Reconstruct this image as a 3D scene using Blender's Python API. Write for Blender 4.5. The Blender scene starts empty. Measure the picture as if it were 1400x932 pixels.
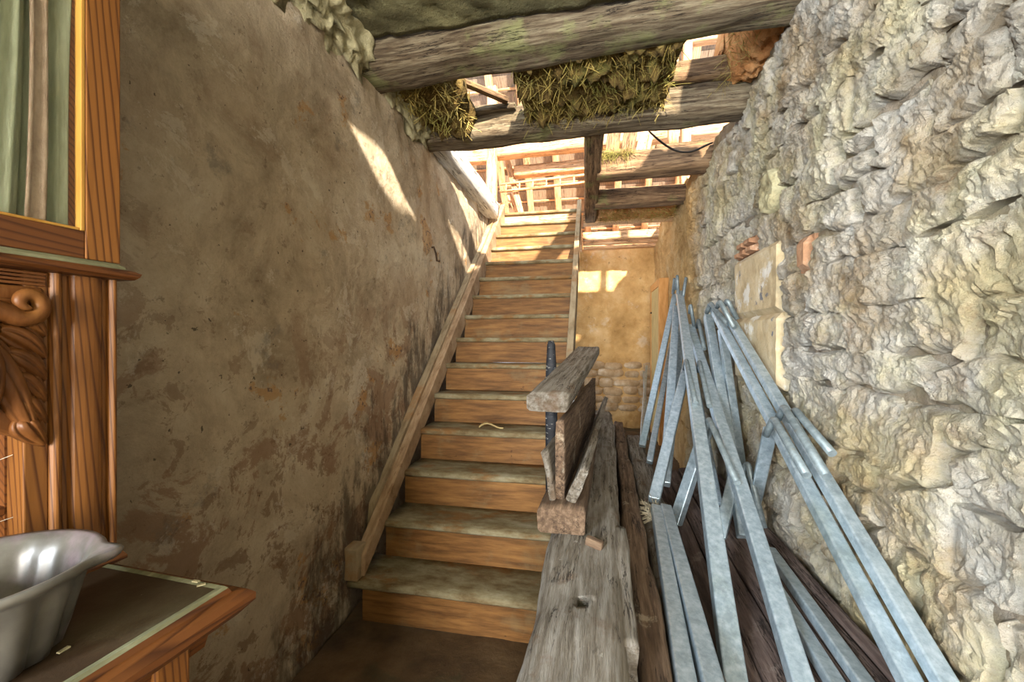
import bpy, math, random
import numpy as np
from mathutils import Vector, Matrix, noise, Euler
random.seed(7)
R = random.Random(11)
SC = bpy.context.scene
COL = SC.collection

# ------------------------------------------------------------------ camera
FPX, YAW, CAMZ, CX, CY = 570.0, 0.192, 1.373, 700.0, 466.0
cd = bpy.data.cameras.new('camera'); cam = bpy.data.objects.new('camera', cd); COL.objects.link(cam)
cd.sensor_width = 36.0; cd.lens = FPX / 1400.0 * 36.0; cd.clip_start = 0.02; cd.clip_end = 200
cam.location = (0, 0, CAMZ); cam.rotation_euler = (math.pi / 2, 0, YAW)
SC.camera = cam
# ------------------------------------------------------------------ world, sun, exposure
w = bpy.data.worlds.new('sky'); SC.world = w; w.use_nodes = True
bg = w.node_tree.nodes['Background']; bg.inputs[0].default_value = (0.78, 0.88, 1.0, 1); bg.inputs[1].default_value = 1.1
SC.view_settings.view_transform = 'Standard'; SC.view_settings.look = 'None'
SC.view_settings.gamma = 1.0; SC.view_settings.use_curve_mapping = False
SC.view_settings.exposure = 1.2
SUN_DIR = Vector((-0.42, 0.95, -0.56)).normalized()
sl = bpy.data.lights.new('sun_offscreen', 'SUN'); sl.energy = 10.0; sl.angle = 0.03; sl.color = (1.0, 0.87, 0.70)
so = bpy.data.objects.new('sun_offscreen', sl); COL.objects.link(so)
so.rotation_euler = SUN_DIR.to_track_quat('-Z', 'Y').to_euler(); so.location = (3, -6, 8)


def area(name, loc, target, sx, sy, power, col):
    l = bpy.data.lights.new(name, 'AREA'); l.shape = 'RECTANGLE'; l.size = sx; l.size_y = sy
    l.energy = power; l.color = col
    o = bpy.data.objects.new(name, l); COL.objects.link(o); o.location = loc
    o.rotation_euler = (Vector(target) - Vector(loc)).to_track_quat('-Z', 'Y').to_euler()
    return o


# daylight: the opening on the left behind the viewpoint (its light lies on the stone wall and throws the struts'
# shadow to the right) and the entrance behind
area('window_left_offscreen', (-1.21, -1.55, 1.80), (0.95, -1.55, 1.80), 0.95, 1.15, 270, (0.86, 0.94, 1.0))
area('window_rear_offscreen', (-0.1, -4.62, 1.75), (-0.1, 3.0, 1.75), 1.75, 1.9, 300, (1.0, 0.95, 0.87))


# ------------------------------------------------------------------ pixels to positions
def ray(px, py):
    u = (px - CX) / FPX; v = -(py - CY) / FPX
    return Vector((u * math.cos(YAW) - math.sin(YAW), u * math.sin(YAW) + math.cos(YAW), v))


EYE = Vector((0, 0, CAMZ))
def onx(px, py, x): r = ray(px, py); return EYE + r * (x / r.x)
def ony(px, py, y): r = ray(px, py); return EYE + r * (y / r.y)
def onz(px, py, z): r = ray(px, py); return EYE + r * ((z - CAMZ) / r.z)
def ond(px, py, d): return EYE + ray(px, py) * d
def depth_of(p): return -p.x * math.sin(YAW) + p.y * math.cos(YAW)


# ------------------------------------------------------------------ materials
class NT:
    def __init__(s, name):
        m = bpy.data.materials.new(name); m.use_nodes = True
        s.m = m; s.t = m.node_tree; s.n = s.t.nodes; s.b = s.n['Principled BSDF']

    def new(s, t, **k):
        n = s.n.new(t)
        for a, v in k.items(): setattr(n, a, v)
        return n

    def ln(s, a, b): s.t.links.new(a, b)

    def val(s, sock, v):
        if isinstance(v, (int, float, tuple, list)): sock.default_value = v
        else: s.ln(v, sock)

    def math(s, op, a, b=0.0, clamp=False):
        n = s.new('ShaderNodeMath', operation=op, use_clamp=clamp); s.val(n.inputs[0], a); s.val(n.inputs[1], b); return n.outputs[0]

    def rng(s, v, lo, hi, a=0.0, b=1.0):
        n = s.new('ShaderNodeMapRange', interpolation_type='SMOOTHSTEP'); s.val(n.inputs[0], v)
        n.inputs[1].default_value = lo; n.inputs[2].default_value = hi; n.inputs[3].default_value = a; n.inputs[4].default_value = b
        return n.outputs[0]

    def mix(s, f, a, b, mode='MIX'):
        n = s.new('ShaderNodeMix', data_type='RGBA', blend_type=mode); s.val(n.inputs[0], f)
        s.val(n.inputs[6], c4(a)); s.val(n.inputs[7], c4(b)); return n.outputs[2]

    def coords(s, stretch=(1, 1, 1), rnd=True, off=(0, 0, 0)):
        tc = s.new('ShaderNodeTexCoord'); mp = s.new('ShaderNodeMapping'); mp.inputs['Scale'].default_value = stretch
        mp.inputs['Location'].default_value = off
        src = tc.outputs['Object']
        if rnd:
            oi = s.new('ShaderNodeObjectInfo'); mu = s.math('MULTIPLY', oi.outputs['Random'], 37.0)
            ad = s.new('ShaderNodeVectorMath', operation='ADD'); s.ln(src, ad.inputs[0]); s.ln(mu, ad.inputs[1]); src = ad.outputs[0]
        s.ln(src, mp.inputs['Vector']); return mp.outputs[0]

    def noise(s, vec, scale, detail=5, rough=0.6, dist=0.0):
        n = s.new('ShaderNodeTexNoise'); s.ln(vec, n.inputs['Vector']); n.inputs['Scale'].default_value = scale
        n.inputs['Detail'].default_value = detail; n.inputs['Roughness'].default_value = rough; n.inputs['Distortion'].default_value = dist
        return n.outputs['Fac']

    def ramp(s, f, stops):
        n = s.new('ShaderNodeValToRGB'); s.ln(f, n.inputs[0]); e = n.color_ramp.elements
        while len(e) < len(stops): e.new(0.5)
        for q, (p, c) in zip(e, stops): q.position = p; q.color = c4(c)
        return n.outputs[0]

    def bump(s, h, strength, dist, prev=None):
        n = s.new('ShaderNodeBump'); n.inputs['Strength'].default_value = strength; n.inputs['Distance'].default_value = dist
        s.ln(h, n.inputs['Height'])
        if prev is not None: s.ln(prev, n.inputs['Normal'])
        return n.outputs[0]

    def out(s, col=None, rough=0.9, normal=None, metal=0.0, spec=0.3):
        if col is not None: s.val(s.b.inputs['Base Color'], c4(col))
        s.val(s.b.inputs['Roughness'], rough); s.b.inputs['Metallic'].default_value = metal
        s.b.inputs['Specular IOR Level'].default_value = spec
        if normal is not None: s.ln(normal, s.b.inputs['Normal'])
        return s.m


def c4(c):
    if isinstance(c, (tuple, list)) and len(c) == 3: return (c[0], c[1], c[2], 1)
    return c


def hexc(h):
    h = h.lstrip('#'); v = [int(h[i:i + 2], 16) / 255 for i in (0, 2, 4)]
    return tuple(x / 12.92 if x <= 0.04045 else ((x + 0.055) / 1.055) ** 2.4 for x in v)


def pos(s):
    tc = s.new('ShaderNodeTexCoord'); sp = s.new('ShaderNodeSeparateXYZ'); s.ln(tc.outputs['Object'], sp.inputs[0]); return sp.outputs


def mat_plaster():
    s = NT('stained_lime_plaster'); v = s.coords(rnd=False); p = pos(s)
    base = s.ramp(s.noise(v, 2.2, 12, 0.74, 0.3), [(0.30, hexc('#8f8069')), (0.43, hexc('#b7a58b')), (0.52, hexc('#cdbb9f')), (0.66, hexc('#e0d3ba'))])
    lownoise = s.noise(v, 1.3, 4)
    low = s.rng(s.math('ADD', p[2], s.math('MULTIPLY', lownoise, 1.2)), 1.3, 2.6, 1.0, 0.25)
    # pinkish brown worn areas with crisp flaked edges
    f = s.rng(s.noise(s.coords(rnd=False, off=(5, 3, 1)), 3.0, 12, 0.74, 0.5), 0.51, 0.545)
    col = s.mix(s.math('MULTIPLY', f, s.math('MULTIPLY', low, 0.75)), base, hexc('#9b7a61'))
    f = s.rng(s.noise(s.coords(rnd=False, off=(15, 3, 11)), 9.0, 10, 0.72, 0.5), 0.56, 0.59)
    col = s.mix(s.math('MULTIPLY', f, s.math('MULTIPLY', low, 0.6)), col, hexc('#84664f'))
    # pale fresh scrapes
    f = s.rng(s.noise(s.coords(rnd=False, off=(9, 1, 4)), 4.2, 12, 0.75, 0.4), 0.56, 0.60)
    col = s.mix(s.math('MULTIPLY', f, 0.5), col, hexc('#e4d9c4'))
    # ochre old paint patches
    f = s.rng(s.noise(s.coords(rnd=False, off=(2, 9, 4)), 2.4, 9, 0.66, 0.2), 0.60, 0.625)
    col = s.mix(s.math('MULTIPLY', f, 0.65), col, hexc('#bf9059'))
    g_ = s.math('MULTIPLY', f, s.rng(s.noise(v, 38, 3, 0.6), 0.58, 0.62))
    col = s.mix(s.math('MULTIPLY', g_, 0.7), col, hexc('#4a4a58'))
    # bluish grey stains
    f = s.rng(s.noise(s.coords(rnd=False, off=(1, 7, 8)), 2.6, 12, 0.76), 0.57, 0.66)
    col = s.mix(s.math('MULTIPLY', f, 0.6), col, hexc('#837c72'))
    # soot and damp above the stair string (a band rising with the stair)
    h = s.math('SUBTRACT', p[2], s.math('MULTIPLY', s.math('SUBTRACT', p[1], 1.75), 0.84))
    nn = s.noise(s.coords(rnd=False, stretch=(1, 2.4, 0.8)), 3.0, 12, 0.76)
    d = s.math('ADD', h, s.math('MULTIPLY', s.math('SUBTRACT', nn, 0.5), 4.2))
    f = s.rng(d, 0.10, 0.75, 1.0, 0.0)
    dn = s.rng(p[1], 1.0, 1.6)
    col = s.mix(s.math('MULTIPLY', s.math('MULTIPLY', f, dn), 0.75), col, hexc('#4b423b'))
    # pits and scuffs
    f = s.rng(s.noise(s.coords(rnd=False), 19, 8, 0.72), 0.61, 0.65)
    col = s.mix(s.math('MULTIPLY', f, 0.5), col, hexc('#7a6553'))
    f = s.rng(s.noise(s.coords(rnd=False, off=(3, 3, 3)), 30, 3, 0.6), 0.69, 0.72)
    col = s.mix(s.math('MULTIPLY', f, 0.75), col, hexc('#3d352f'))
    n1 = s.bump(s.noise(v, 9, 12, 0.76), 0.9, 0.05)
    n2 = s.bump(s.noise(v, 60, 6, 0.7), 0.5, 0.012, n1)
    return s.out(col, 0.95, n2, spec=0.12)


def mat_stone(name, kind=0):
    s = NT(name); v = s.coords(rnd=False); p = pos(s)
    white = s.ramp(s.noise(v, 3.4, 9, 0.7), [(0.30, hexc('#8f836c')), (0.42, hexc('#b5ad9e')), (0.56, hexc('#cfcac0')), (0.8, hexc('#dfdcd5'))])
    bare = s.ramp(s.noise(s.coords(rnd=False, off=(4, 2, 6)), 5.0, 9, 0.72), [(0.3, hexc('#6e5c48')), (0.45, hexc('#a08866')), (0.58, hexc('#c2ae8f')), (0.8, hexc('#ddd2bd'))])
    mossy = s.ramp(s.noise(s.coords(rnd=False, off=(8, 2, 1)), 4.2, 9, 0.7), [(0.28, hexc('#8a7a56')), (0.42, hexc('#bdae80')), (0.58, hexc('#d8cfa2')), (0.8, hexc('#e6e3c2'))])
    clay = s.ramp(s.noise(s.coords(rnd=False, off=(1, 2, 9)), 3.8, 9, 0.7), [(0.3, hexc('#a98250')), (0.5, hexc('#cfa86f')), (0.7, hexc('#e2c797'))])
    wob = s.math('MULTIPLY', s.math('SUBTRACT', s.noise(v, 1.2, 6, 0.65), 0.5), 1.0)
    # worn limewash: bare stone and ochre wash show through in irregular patches all over the wall
    col = s.mix(s.rng(s.noise(s.coords(rnd=False, off=(11, 4, 2)), 2.4, 10, 0.72), 0.40, 0.68), white, bare)
    col = s.mix(s.math('MULTIPLY', s.rng(s.noise(s.coords(rnd=False, off=(3, 14, 7)), 1.7, 10, 0.72), 0.42, 0.62), 0.6), col, mossy)
    # beyond the stones the wall is clay daub like the end wall
    far = s.rng(s.math('ADD', p[1], wob), 3.7, 4.5)
    col = s.mix(far, col, clay)
    f = s.rng(s.noise(s.coords(rnd=False, off=(6, 6, 2)), 6.5, 8, 0.7), 0.57, 0.68)
    col = s.mix(s.math('MULTIPLY', f, 0.45), col, hexc('#8a6c4c'))
    f = s.rng(s.noise(s.coords(rnd=False, off=(2, 6, 7)), 18, 6, 0.7), 0.60, 0.70)
    col = s.mix(s.math('MULTIPLY', f, 0.4), col, hexc('#6b5a45'))
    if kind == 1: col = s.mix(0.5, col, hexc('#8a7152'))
    vo = s.new('ShaderNodeTexVoronoi', feature='DISTANCE_TO_EDGE'); vo.inputs['Scale'].default_value = 7.0
    wv = s.new('ShaderNodeVectorMath', operation='ADD'); nz2 = s.new('ShaderNodeTexNoise'); nz2.inputs['Scale'].default_value = 7.0; nz2.inputs['Detail'].default_value = 8; nz2.inputs['Roughness'].default_value = 0.7
    s.ln(v, nz2.inputs['Vector']); s.ln(s.coords((1, 0.8, 1.5), False), wv.inputs[0]); sc_ = s.new('ShaderNodeVectorMath', operation='SCALE'); sc_.inputs['Scale'].default_value = 0.35
    s.ln(nz2.outputs['Color'], sc_.inputs[0]); s.ln(sc_.outputs[0], wv.inputs[1]); s.ln(wv.outputs[0], vo.inputs['Vector'])
    ck = s.math('MULTIPLY', s.rng(vo.outputs[0], 0.01, 0.06, 1.0, 0.0), s.rng(s.noise(s.coords(rnd=False, off=(3, 1, 5)), 5, 5, 0.6), 0.46, 0.58))
    n0 = s.bump(s.math('SUBTRACT', 1.0, ck), 0.8, 0.02)
    n1 = s.bump(s.noise(v, 24, 12, 0.78, 0.3), 1.0, 0.045, n0)
    n2 = s.bump(s.noise(v, 90, 5, 0.7), 0.6, 0.012, n1)
    return s.out(col, 0.95, n2, spec=0.12)


def mat_noise(name, stops, scale=6, stretch=(1, 1, 1), rough=0.85, b=0.4, bd=0.01, bs=30, spots=(), metal=0, spec=0.25, rnd=True, dist=0.0):
    s = NT(name); v = s.coords(stretch, rnd)
    col = s.ramp(s.noise(v, scale, 8, 0.65, dist), [(q, hexc(c)) for q, c in stops])
    for i, (c, sc, lo, hi, am) in enumerate(spots):
        f = s.rng(s.noise(s.coords(stretch if sc > 0 else (1, 1, 1), rnd, off=(3 + i, 7 * i, 2)), abs(sc), 7, 0.65), lo, hi)
        col = s.mix(s.math('MULTIPLY', f, am), col, hexc(c))
    n1 = s.bump(s.noise(v, bs, 7, 0.7), b, bd)
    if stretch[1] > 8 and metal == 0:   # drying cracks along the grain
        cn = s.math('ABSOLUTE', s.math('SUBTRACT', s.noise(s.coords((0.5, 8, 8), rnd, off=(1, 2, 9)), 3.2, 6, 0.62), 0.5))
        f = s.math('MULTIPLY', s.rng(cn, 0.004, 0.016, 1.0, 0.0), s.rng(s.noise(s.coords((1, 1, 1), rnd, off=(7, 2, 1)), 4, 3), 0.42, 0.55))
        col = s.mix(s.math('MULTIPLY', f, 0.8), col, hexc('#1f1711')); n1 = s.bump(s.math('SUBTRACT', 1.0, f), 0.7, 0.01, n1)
    return s.out(col, rough, n1, metal, spec)


def mat_pine(name, axis, light, dark, rough=0.45, scale=26.0, dust=None):
    """wood with growth rings; axis = grain direction index"""
    s = NT(name); st = [1.0, 1.0, 1.0]; st[axis] = 0.085
    v = s.coords(tuple(st), True)
    wv = s.new('ShaderNodeTexWave', wave_type='BANDS', bands_direction='DIAGONAL', wave_profile='SAW')
    s.ln(v, wv.inputs['Vector']); wv.inputs['Scale'].default_value = scale; wv.inputs['Distortion'].default_value = 7.0
    wv.inputs['Detail'].default_value = 1.5; wv.inputs['Detail Scale'].default_value = 0.35; wv.inputs['Detail Roughness'].default_value = 0.4
    col = s.ramp(wv.outputs['Fac'], [(0.0, hexc(light)), (0.55, hexc(light)), (0.86, hexc(dark)), (1.0, hexc(light))])
    f = s.noise(s.coords(tuple(q * 1.0 for q in st), True, off=(4, 4, 4)), 9, 5, 0.6)
    col = s.mix(s.rng(f, 0.35, 0.7, 0.0, 0.45), col, hexc(dark))
    if dust:
        g = s.rng(s.noise(s.coords((1, 1, 1), True), 7, 8, 0.7), 0.35, 0.62); col = s.mix(s.math('MULTIPLY', g, dust[1]), col, hexc(dust[0]))
    n = s.bump(wv.outputs['Fac'], 0.25, 0.002); n = s.bump(s.noise(s.coords(tuple(st), True), 60, 4, 0.6), 0.25, 0.003, n)
    return s.out(col, rough, n, spec=0.4)


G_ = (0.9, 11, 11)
MT = {}
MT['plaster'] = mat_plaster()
MT['stone'] = mat_stone('limewashed_rubble')
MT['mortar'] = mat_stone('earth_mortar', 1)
MT['clay'] = mat_noise('clay_daub', [(0.3, '#a37e4c'), (0.5, '#c59f68'), (0.72, '#e0c090')], 2.4, rough=0.95, b=0.8, bd=0.03, bs=11, spots=[('#6d4f30', 9, 0.60, 0.68, 0.5), ('#d9cbb6', 3.1, 0.58, 0.66, 0.4)], rnd=False)
MT['limeclay'] = mat_noise('limewashed_base_stones', [(0.3, '#94764f'), (0.5, '#b59a78'), (0.72, '#d3c4ae')], 7, rough=0.95, b=0.7, bd=0.02, bs=18)
MT['redclay'] = mat_noise('reddish_clay', [(0.3, '#9c6238'), (0.5, '#c48a56'), (0.72, '#dcab78')], 6, rough=0.95, b=0.9, bd=0.03, bs=14)
MT['floor'] = mat_noise('dark_dirty_floor', [(0.3, '#3d2e20'), (0.5, '#574530'), (0.72, '#725e45')], 3.2, rough=0.85, b=0.5, bd=0.01, bs=24, spots=[('#3d4030', 2, 0.5, 0.62, 0.6), ('#8a7a62', 70, 0.72, 0.75, 0.8)], rnd=False)
MT['slab'] = mat_noise('mossy_cast_ceiling', [(0.3, '#4c4732'), (0.5, '#6f6a4c'), (0.72, '#959068')], 2.2, rough=0.95, b=1.0, bd=0.07, bs=17, spots=[('#a9a980', 13, 0.57, 0.68, 0.6), ('#2f2c1a', 17, 0.62, 0.70, 0.7)], rnd=False)
MT['crumb'] = mat_noise('crumbling_green_plaster', [(0.3, '#83795a'), (0.5, '#aea683'), (0.72, '#cfcaa6')], 9, rough=0.95, b=0.9, bd=0.02, bs=30, spots=[('#7d8a4c', 5, 0.55, 0.64, 0.5)])
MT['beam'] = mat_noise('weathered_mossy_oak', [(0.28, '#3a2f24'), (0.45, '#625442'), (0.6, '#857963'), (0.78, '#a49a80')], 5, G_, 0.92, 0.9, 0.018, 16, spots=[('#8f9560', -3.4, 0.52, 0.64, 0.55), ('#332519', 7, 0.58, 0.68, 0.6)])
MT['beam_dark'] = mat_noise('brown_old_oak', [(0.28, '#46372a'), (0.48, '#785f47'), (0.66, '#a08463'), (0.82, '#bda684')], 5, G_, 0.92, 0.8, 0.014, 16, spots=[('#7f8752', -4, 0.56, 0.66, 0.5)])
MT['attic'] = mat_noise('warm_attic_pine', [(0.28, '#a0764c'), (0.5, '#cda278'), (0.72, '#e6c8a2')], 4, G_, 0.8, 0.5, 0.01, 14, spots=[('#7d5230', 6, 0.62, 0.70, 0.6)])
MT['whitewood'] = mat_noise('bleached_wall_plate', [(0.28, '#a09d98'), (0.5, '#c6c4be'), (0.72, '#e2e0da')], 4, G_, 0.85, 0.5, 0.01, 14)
MT['slate'] = mat_noise('grey_roof_slate', [(0.3, '#6a5f55'), (0.5, '#93826f'), (0.7, '#b5a089')], 9, (14, 1, 1), 0.8, 0.5, 0.01, 12, rnd=False)
MT['riser'] = mat_noise('brown_pine_riser', [(0.3, '#4d341c'), (0.46, '#6c4b28'), (0.6, '#835e34'), (0.8, '#9a7446')], 3.6, (1.0, 7, 9), 0.6, 0.35, 0.004, 12, spots=[('#3f2714', -9, 0.69, 0.73, 0.7), ('#7f7052', -3.5, 0.54, 0.68, 0.4)])
MT['tread'] = mat_noise('dusty_worn_tread', [(0.28, '#4f4029'), (0.43, '#6f6146'), (0.57, '#878066'), (0.75, '#a19b87')], 3.2, (2.0, 4, 4), 0.75, 0.4, 0.006, 30, spots=[('#80592f', 1.6, 0.50, 0.62, 0.75), ('#b5b4a4', -55, 0.68, 0.7, 0.6), ('#35301f', -30, 0.68, 0.71, 0.7)], rnd=True)
MT['string'] = mat_noise('dusty_beige_string', [(0.28, '#77604a'), (0.5, '#9b8266'), (0.72, '#b7a287')], 4, (7, 1.6, 1.6), 0.85, 0.4, 0.006, 16, spots=[('#6a4d31', 5, 0.56, 0.66, 0.6)])
MT['string_warm'] = mat_noise('warm_grey_string', [(0.28, '#6a5a42'), (0.5, '#94846a'), (0.72, '#a3957a')], 4, (7, 1.6, 1.6), 0.85, 0.5, 0.006, 16, spots=[('#8f6234', -2.4, 0.5, 0.62, 0.6)])
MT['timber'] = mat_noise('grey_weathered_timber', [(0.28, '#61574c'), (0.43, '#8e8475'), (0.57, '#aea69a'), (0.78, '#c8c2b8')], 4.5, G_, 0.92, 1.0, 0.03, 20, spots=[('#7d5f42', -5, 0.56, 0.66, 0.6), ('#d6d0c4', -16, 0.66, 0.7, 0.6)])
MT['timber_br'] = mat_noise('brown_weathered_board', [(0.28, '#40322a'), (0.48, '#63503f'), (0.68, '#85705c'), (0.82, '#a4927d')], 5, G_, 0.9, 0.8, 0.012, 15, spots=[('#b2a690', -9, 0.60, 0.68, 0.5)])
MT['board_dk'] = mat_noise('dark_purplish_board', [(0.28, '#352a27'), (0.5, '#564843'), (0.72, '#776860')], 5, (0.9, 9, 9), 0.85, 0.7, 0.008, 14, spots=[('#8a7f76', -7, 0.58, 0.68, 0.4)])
MT['blackpaint'] = mat_noise('flaking_black_paint', [(0.3, '#15161a'), (0.55, '#25272c'), (0.75, '#3a3d42')], 6, (1, 5, 5), 0.6, 0.5, 0.004, 30, spots=[('#a7a7a3', 14, 0.60, 0.64, 0.8)])
MT['steel'] = mat_noise('galvanised_steel', [(0.25, '#7c8c96'), (0.5, '#9eaeb8'), (0.75, '#bfccd4')], 34, (1, 1, 1), 0.40, 0.12, 0.001, 90, spots=[('#7d8b93', 12, 0.56, 0.64, 0.5), ('#6d7a68', -2.2, 0.55, 0.7, 0.4), ('#8a7a60', -40, 0.70, 0.73, 0.5)], metal=0.55, spec=0.5)
MT['rod'] = mat_noise('dull_galvanised_rod', [(0.25, '#515b60'), (0.5, '#6e797d'), (0.75, '#8b9598')], 30, (1, 1, 1), 0.5, 0.15, 0.001, 60, spots=[('#7d745c', 12, 0.60, 0.68, 0.4)], metal=0.45, spec=0.5)
MT['straw'] = mat_noise('dry_mossy_straw', [(0.25, '#6d5a2e'), (0.5, '#9a8748'), (0.75, '#c3b574')], 3, rough=0.9, b=0.2, spots=[('#7f8a45', 4, 0.5, 0.62, 0.5)])
MT['fibre'] = mat_noise('grey_dry_fibre', [(0.25, '#6a5f4a'), (0.5, '#8a7f68'), (0.75, '#aaa08a')], 3, rough=0.9, b=0.2)
MT['strawclay'] = mat_noise('straw_and_earth', [(0.25, '#4c3b1f'), (0.5, '#6e5a30'), (0.75, '#8f7c48')], 14, rough=0.95, b=1.0, bd=0.03, bs=26, spots=[('#6a7038', 5, 0.54, 0.64, 0.5)])
MT['pine_v'] = mat_pine('honey_pine_upright', 2, '#805222', '#472409', 0.48, 52)
MT['pine_h'] = mat_pine('honey_pine_rail', 1, '#6d411c', '#3f200a', 0.48, 44)
MT['carved'] = mat_noise('carved_brown_wood', [(0.25, '#472a12'), (0.5, '#694120'), (0.75, '#875c30')], 5, (2, 5, 1.2), 0.4, 0.2, 0.003, 30)
MT['bead'] = mat_noise('yellow_glazing_bead', [(0.3, '#96692a'), (0.6, '#b08640')], 6, (4, 4, 0.4), 0.4, 0.1)
MT['dusty'] = mat_noise('dusty_green_brown_top', [(0.28, '#2a1e13'), (0.45, '#3d2f21'), (0.62, '#504b38'), (0.8, '#6f725c')], 2.6, (1, 1, 1), 0.55, 0.25, 0.004, 24, spots=[('#c9c4a6', 90, 0.74, 0.77, 0.8), ('#5f6b55', 3, 0.54, 0.64, 0.6)], rnd=False)
MT['dustedge'] = mat_noise('grey_green_dusty_ledge', [(0.3, '#55543e'), (0.55, '#75755a'), (0.75, '#939378')], 12, (3, 1, 3), 0.8, 0.2, 0.003, 40)
MT['ceramic'] = mat_noise('mottled_glazed_ceramic', [(0.3, '#3c3a37'), (0.5, '#585650'), (0.7, '#75736c')], 7, rough=0.30, b=0.08, bd=0.002, bs=20, spots=[('#80707a', 5, 0.52, 0.64, 0.55), ('#4e4a48', 22, 0.68, 0.72, 0.5)], spec=0.6)
MT['curtain'] = mat_noise('pale_green_net_curtain', [(0.3, '#858c74'), (0.6, '#a4aa92')], 40, (1, 1, 0.2), 0.9, 0.2)
MT['curtain_pink'] = mat_noise('dusty_pink_net_curtain', [(0.3, '#857261'), (0.6, '#a08e7b')], 60, (1, 1, 0.6), 0.9, 0.2)
MT['door'] = mat_noise('pale_old_door_paint', [(0.3, '#9b8350'), (0.6, '#bda672'), (0.8, '#cdbb8c')], 4, (5, 5, 1), 0.7, 0.3, 0.005, 20)
MT['frame'] = mat_noise('orange_door_frame_pine', [(0.3, '#a8743a'), (0.6, '#c9955a'), (0.8, '#dcb27a')], 5, (6, 6, 1), 0.7, 0.3, 0.005, 20)
MT['brick'] = mat_noise('old_soft_brick', [(0.3, '#7d5a42'), (0.55, '#a37c5e'), (0.75, '#bfa48c')], 10, rough=0.95, b=0.8, bd=0.012, bs=30, spots=[('#cbbfae', 7, 0.56, 0.66, 0.6)])
MT['dressed'] = mat_noise('smooth_dressed_block', [(0.3, '#9a8766'), (0.5, '#bba988'), (0.72, '#d0c4aa')], 5, rough=0.95, b=0.5, bd=0.012, bs=34, spots=[('#dcdcd8', 4.5, 0.55, 0.62, 0.7), ('#5c6474', 6.5, 0.63, 0.67, 0.85)])
MT['cable'] = mat_noise('black_cable', [(0.3, '#1b1713'), (0.6, '#2a241d')], 8, rough=0.6, b=0.1)
MT['leaf'] = mat_noise('dry_leaf', [(0.3, '#a8925f'), (0.6, '#cdbb8b')], 30, rough=0.8, b=0.2)
MT['rust'] = mat_noise('rusty_iron', [(0.3, '#2e241c'), (0.6, '#4c3a2a')], 20, rough=0.8, b=0.3)
MT['web'] = mat_noise('dusty_cobweb', [(0.3, '#9a9588'), (0.6, '#c4bfb0')], 20, rough=0.9, b=0.1)
g = NT('old_window_glass'); g.b.inputs['Transmission Weight'].default_value = 1.0; g.b.inputs['IOR'].default_value = 1.08
MT['glass'] = g.out((0.97, 0.98, 0.96), 0.03, spec=0.5)


# ------------------------------------------------------------------ mesh helpers
def mk(name, V, F, mat, parent=None, smooth=False, bevel=0.0, seg=2, loc=None, rot=None):
    me = bpy.data.meshes.new(name); me.from_pydata([tuple(v) for v in V], [], F); me.update()
    if mat is not None: me.materials.append(MT[mat] if isinstance(mat, str) else mat)
    if smooth: me.polygons.foreach_set('use_smooth', [True] * len(me.polygons))
    o = bpy.data.objects.new(name, me); COL.objects.link(o)
    if parent is not None: o.parent = parent
    if loc is not None: o.location = loc
    if rot is not None: o.rotation_euler = rot
    if bevel:
        b = o.modifiers.new('edge', 'BEVEL'); b.width = bevel; b.segments = seg; b.limit_method = 'ANGLE'
    return o


def tag(o, label=None, cat=None, group=None, kind=None):
    if label: o['label'] = label
    if cat: o['category'] = cat
    if group: o['group'] = group
    if kind: o['kind'] = kind
    return o


def empty(name, loc=(0, 0, 0), rz=0.0):
    o = bpy.data.objects.new(name, None); COL.objects.link(o); o.location = loc; o.rotation_euler = (0, 0, rz); o.empty_display_size = 0.1
    return o


def boxvf(x0, x1, y0, y1, z0, z1):
    V = [(x, y, z) for x in (x0, x1) for y in (y0, y1) for z in (z0, z1)]
    F = [(0, 1, 3, 2), (4, 6, 7, 5), (0, 4, 5, 1), (2, 3, 7, 6), (0, 2, 6, 4), (1, 5, 7, 3)]
    return V, F


def box(name, x0, x1, y0, y1, z0, z1, mat, parent=None, bevel=0.004, **k):
    V, F = boxvf(x0, x1, y0, y1, z0, z1); return mk(name, V, F, mat, parent, bevel=bevel, **k)


def join(*vf):
    V, F = [], []
    for v, f in vf:
        n = len(V); V += list(v); F += [tuple(i + n for i in q) for q in f]
    return V, F


def frame_matrix(p0, p1, up=Vector((0, 0, 1))):
    x = (Vector(p1) - Vector(p0)).normalized(); y = Vector(up).cross(x)
    if y.length < 1e-4: y = Vector((0, 1, 0)).cross(x)
    y.normalize(); z = x.cross(y)
    m = Matrix((x, y, z)).transposed().to_4x4(); m.translation = Vector(p0); return m


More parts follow.
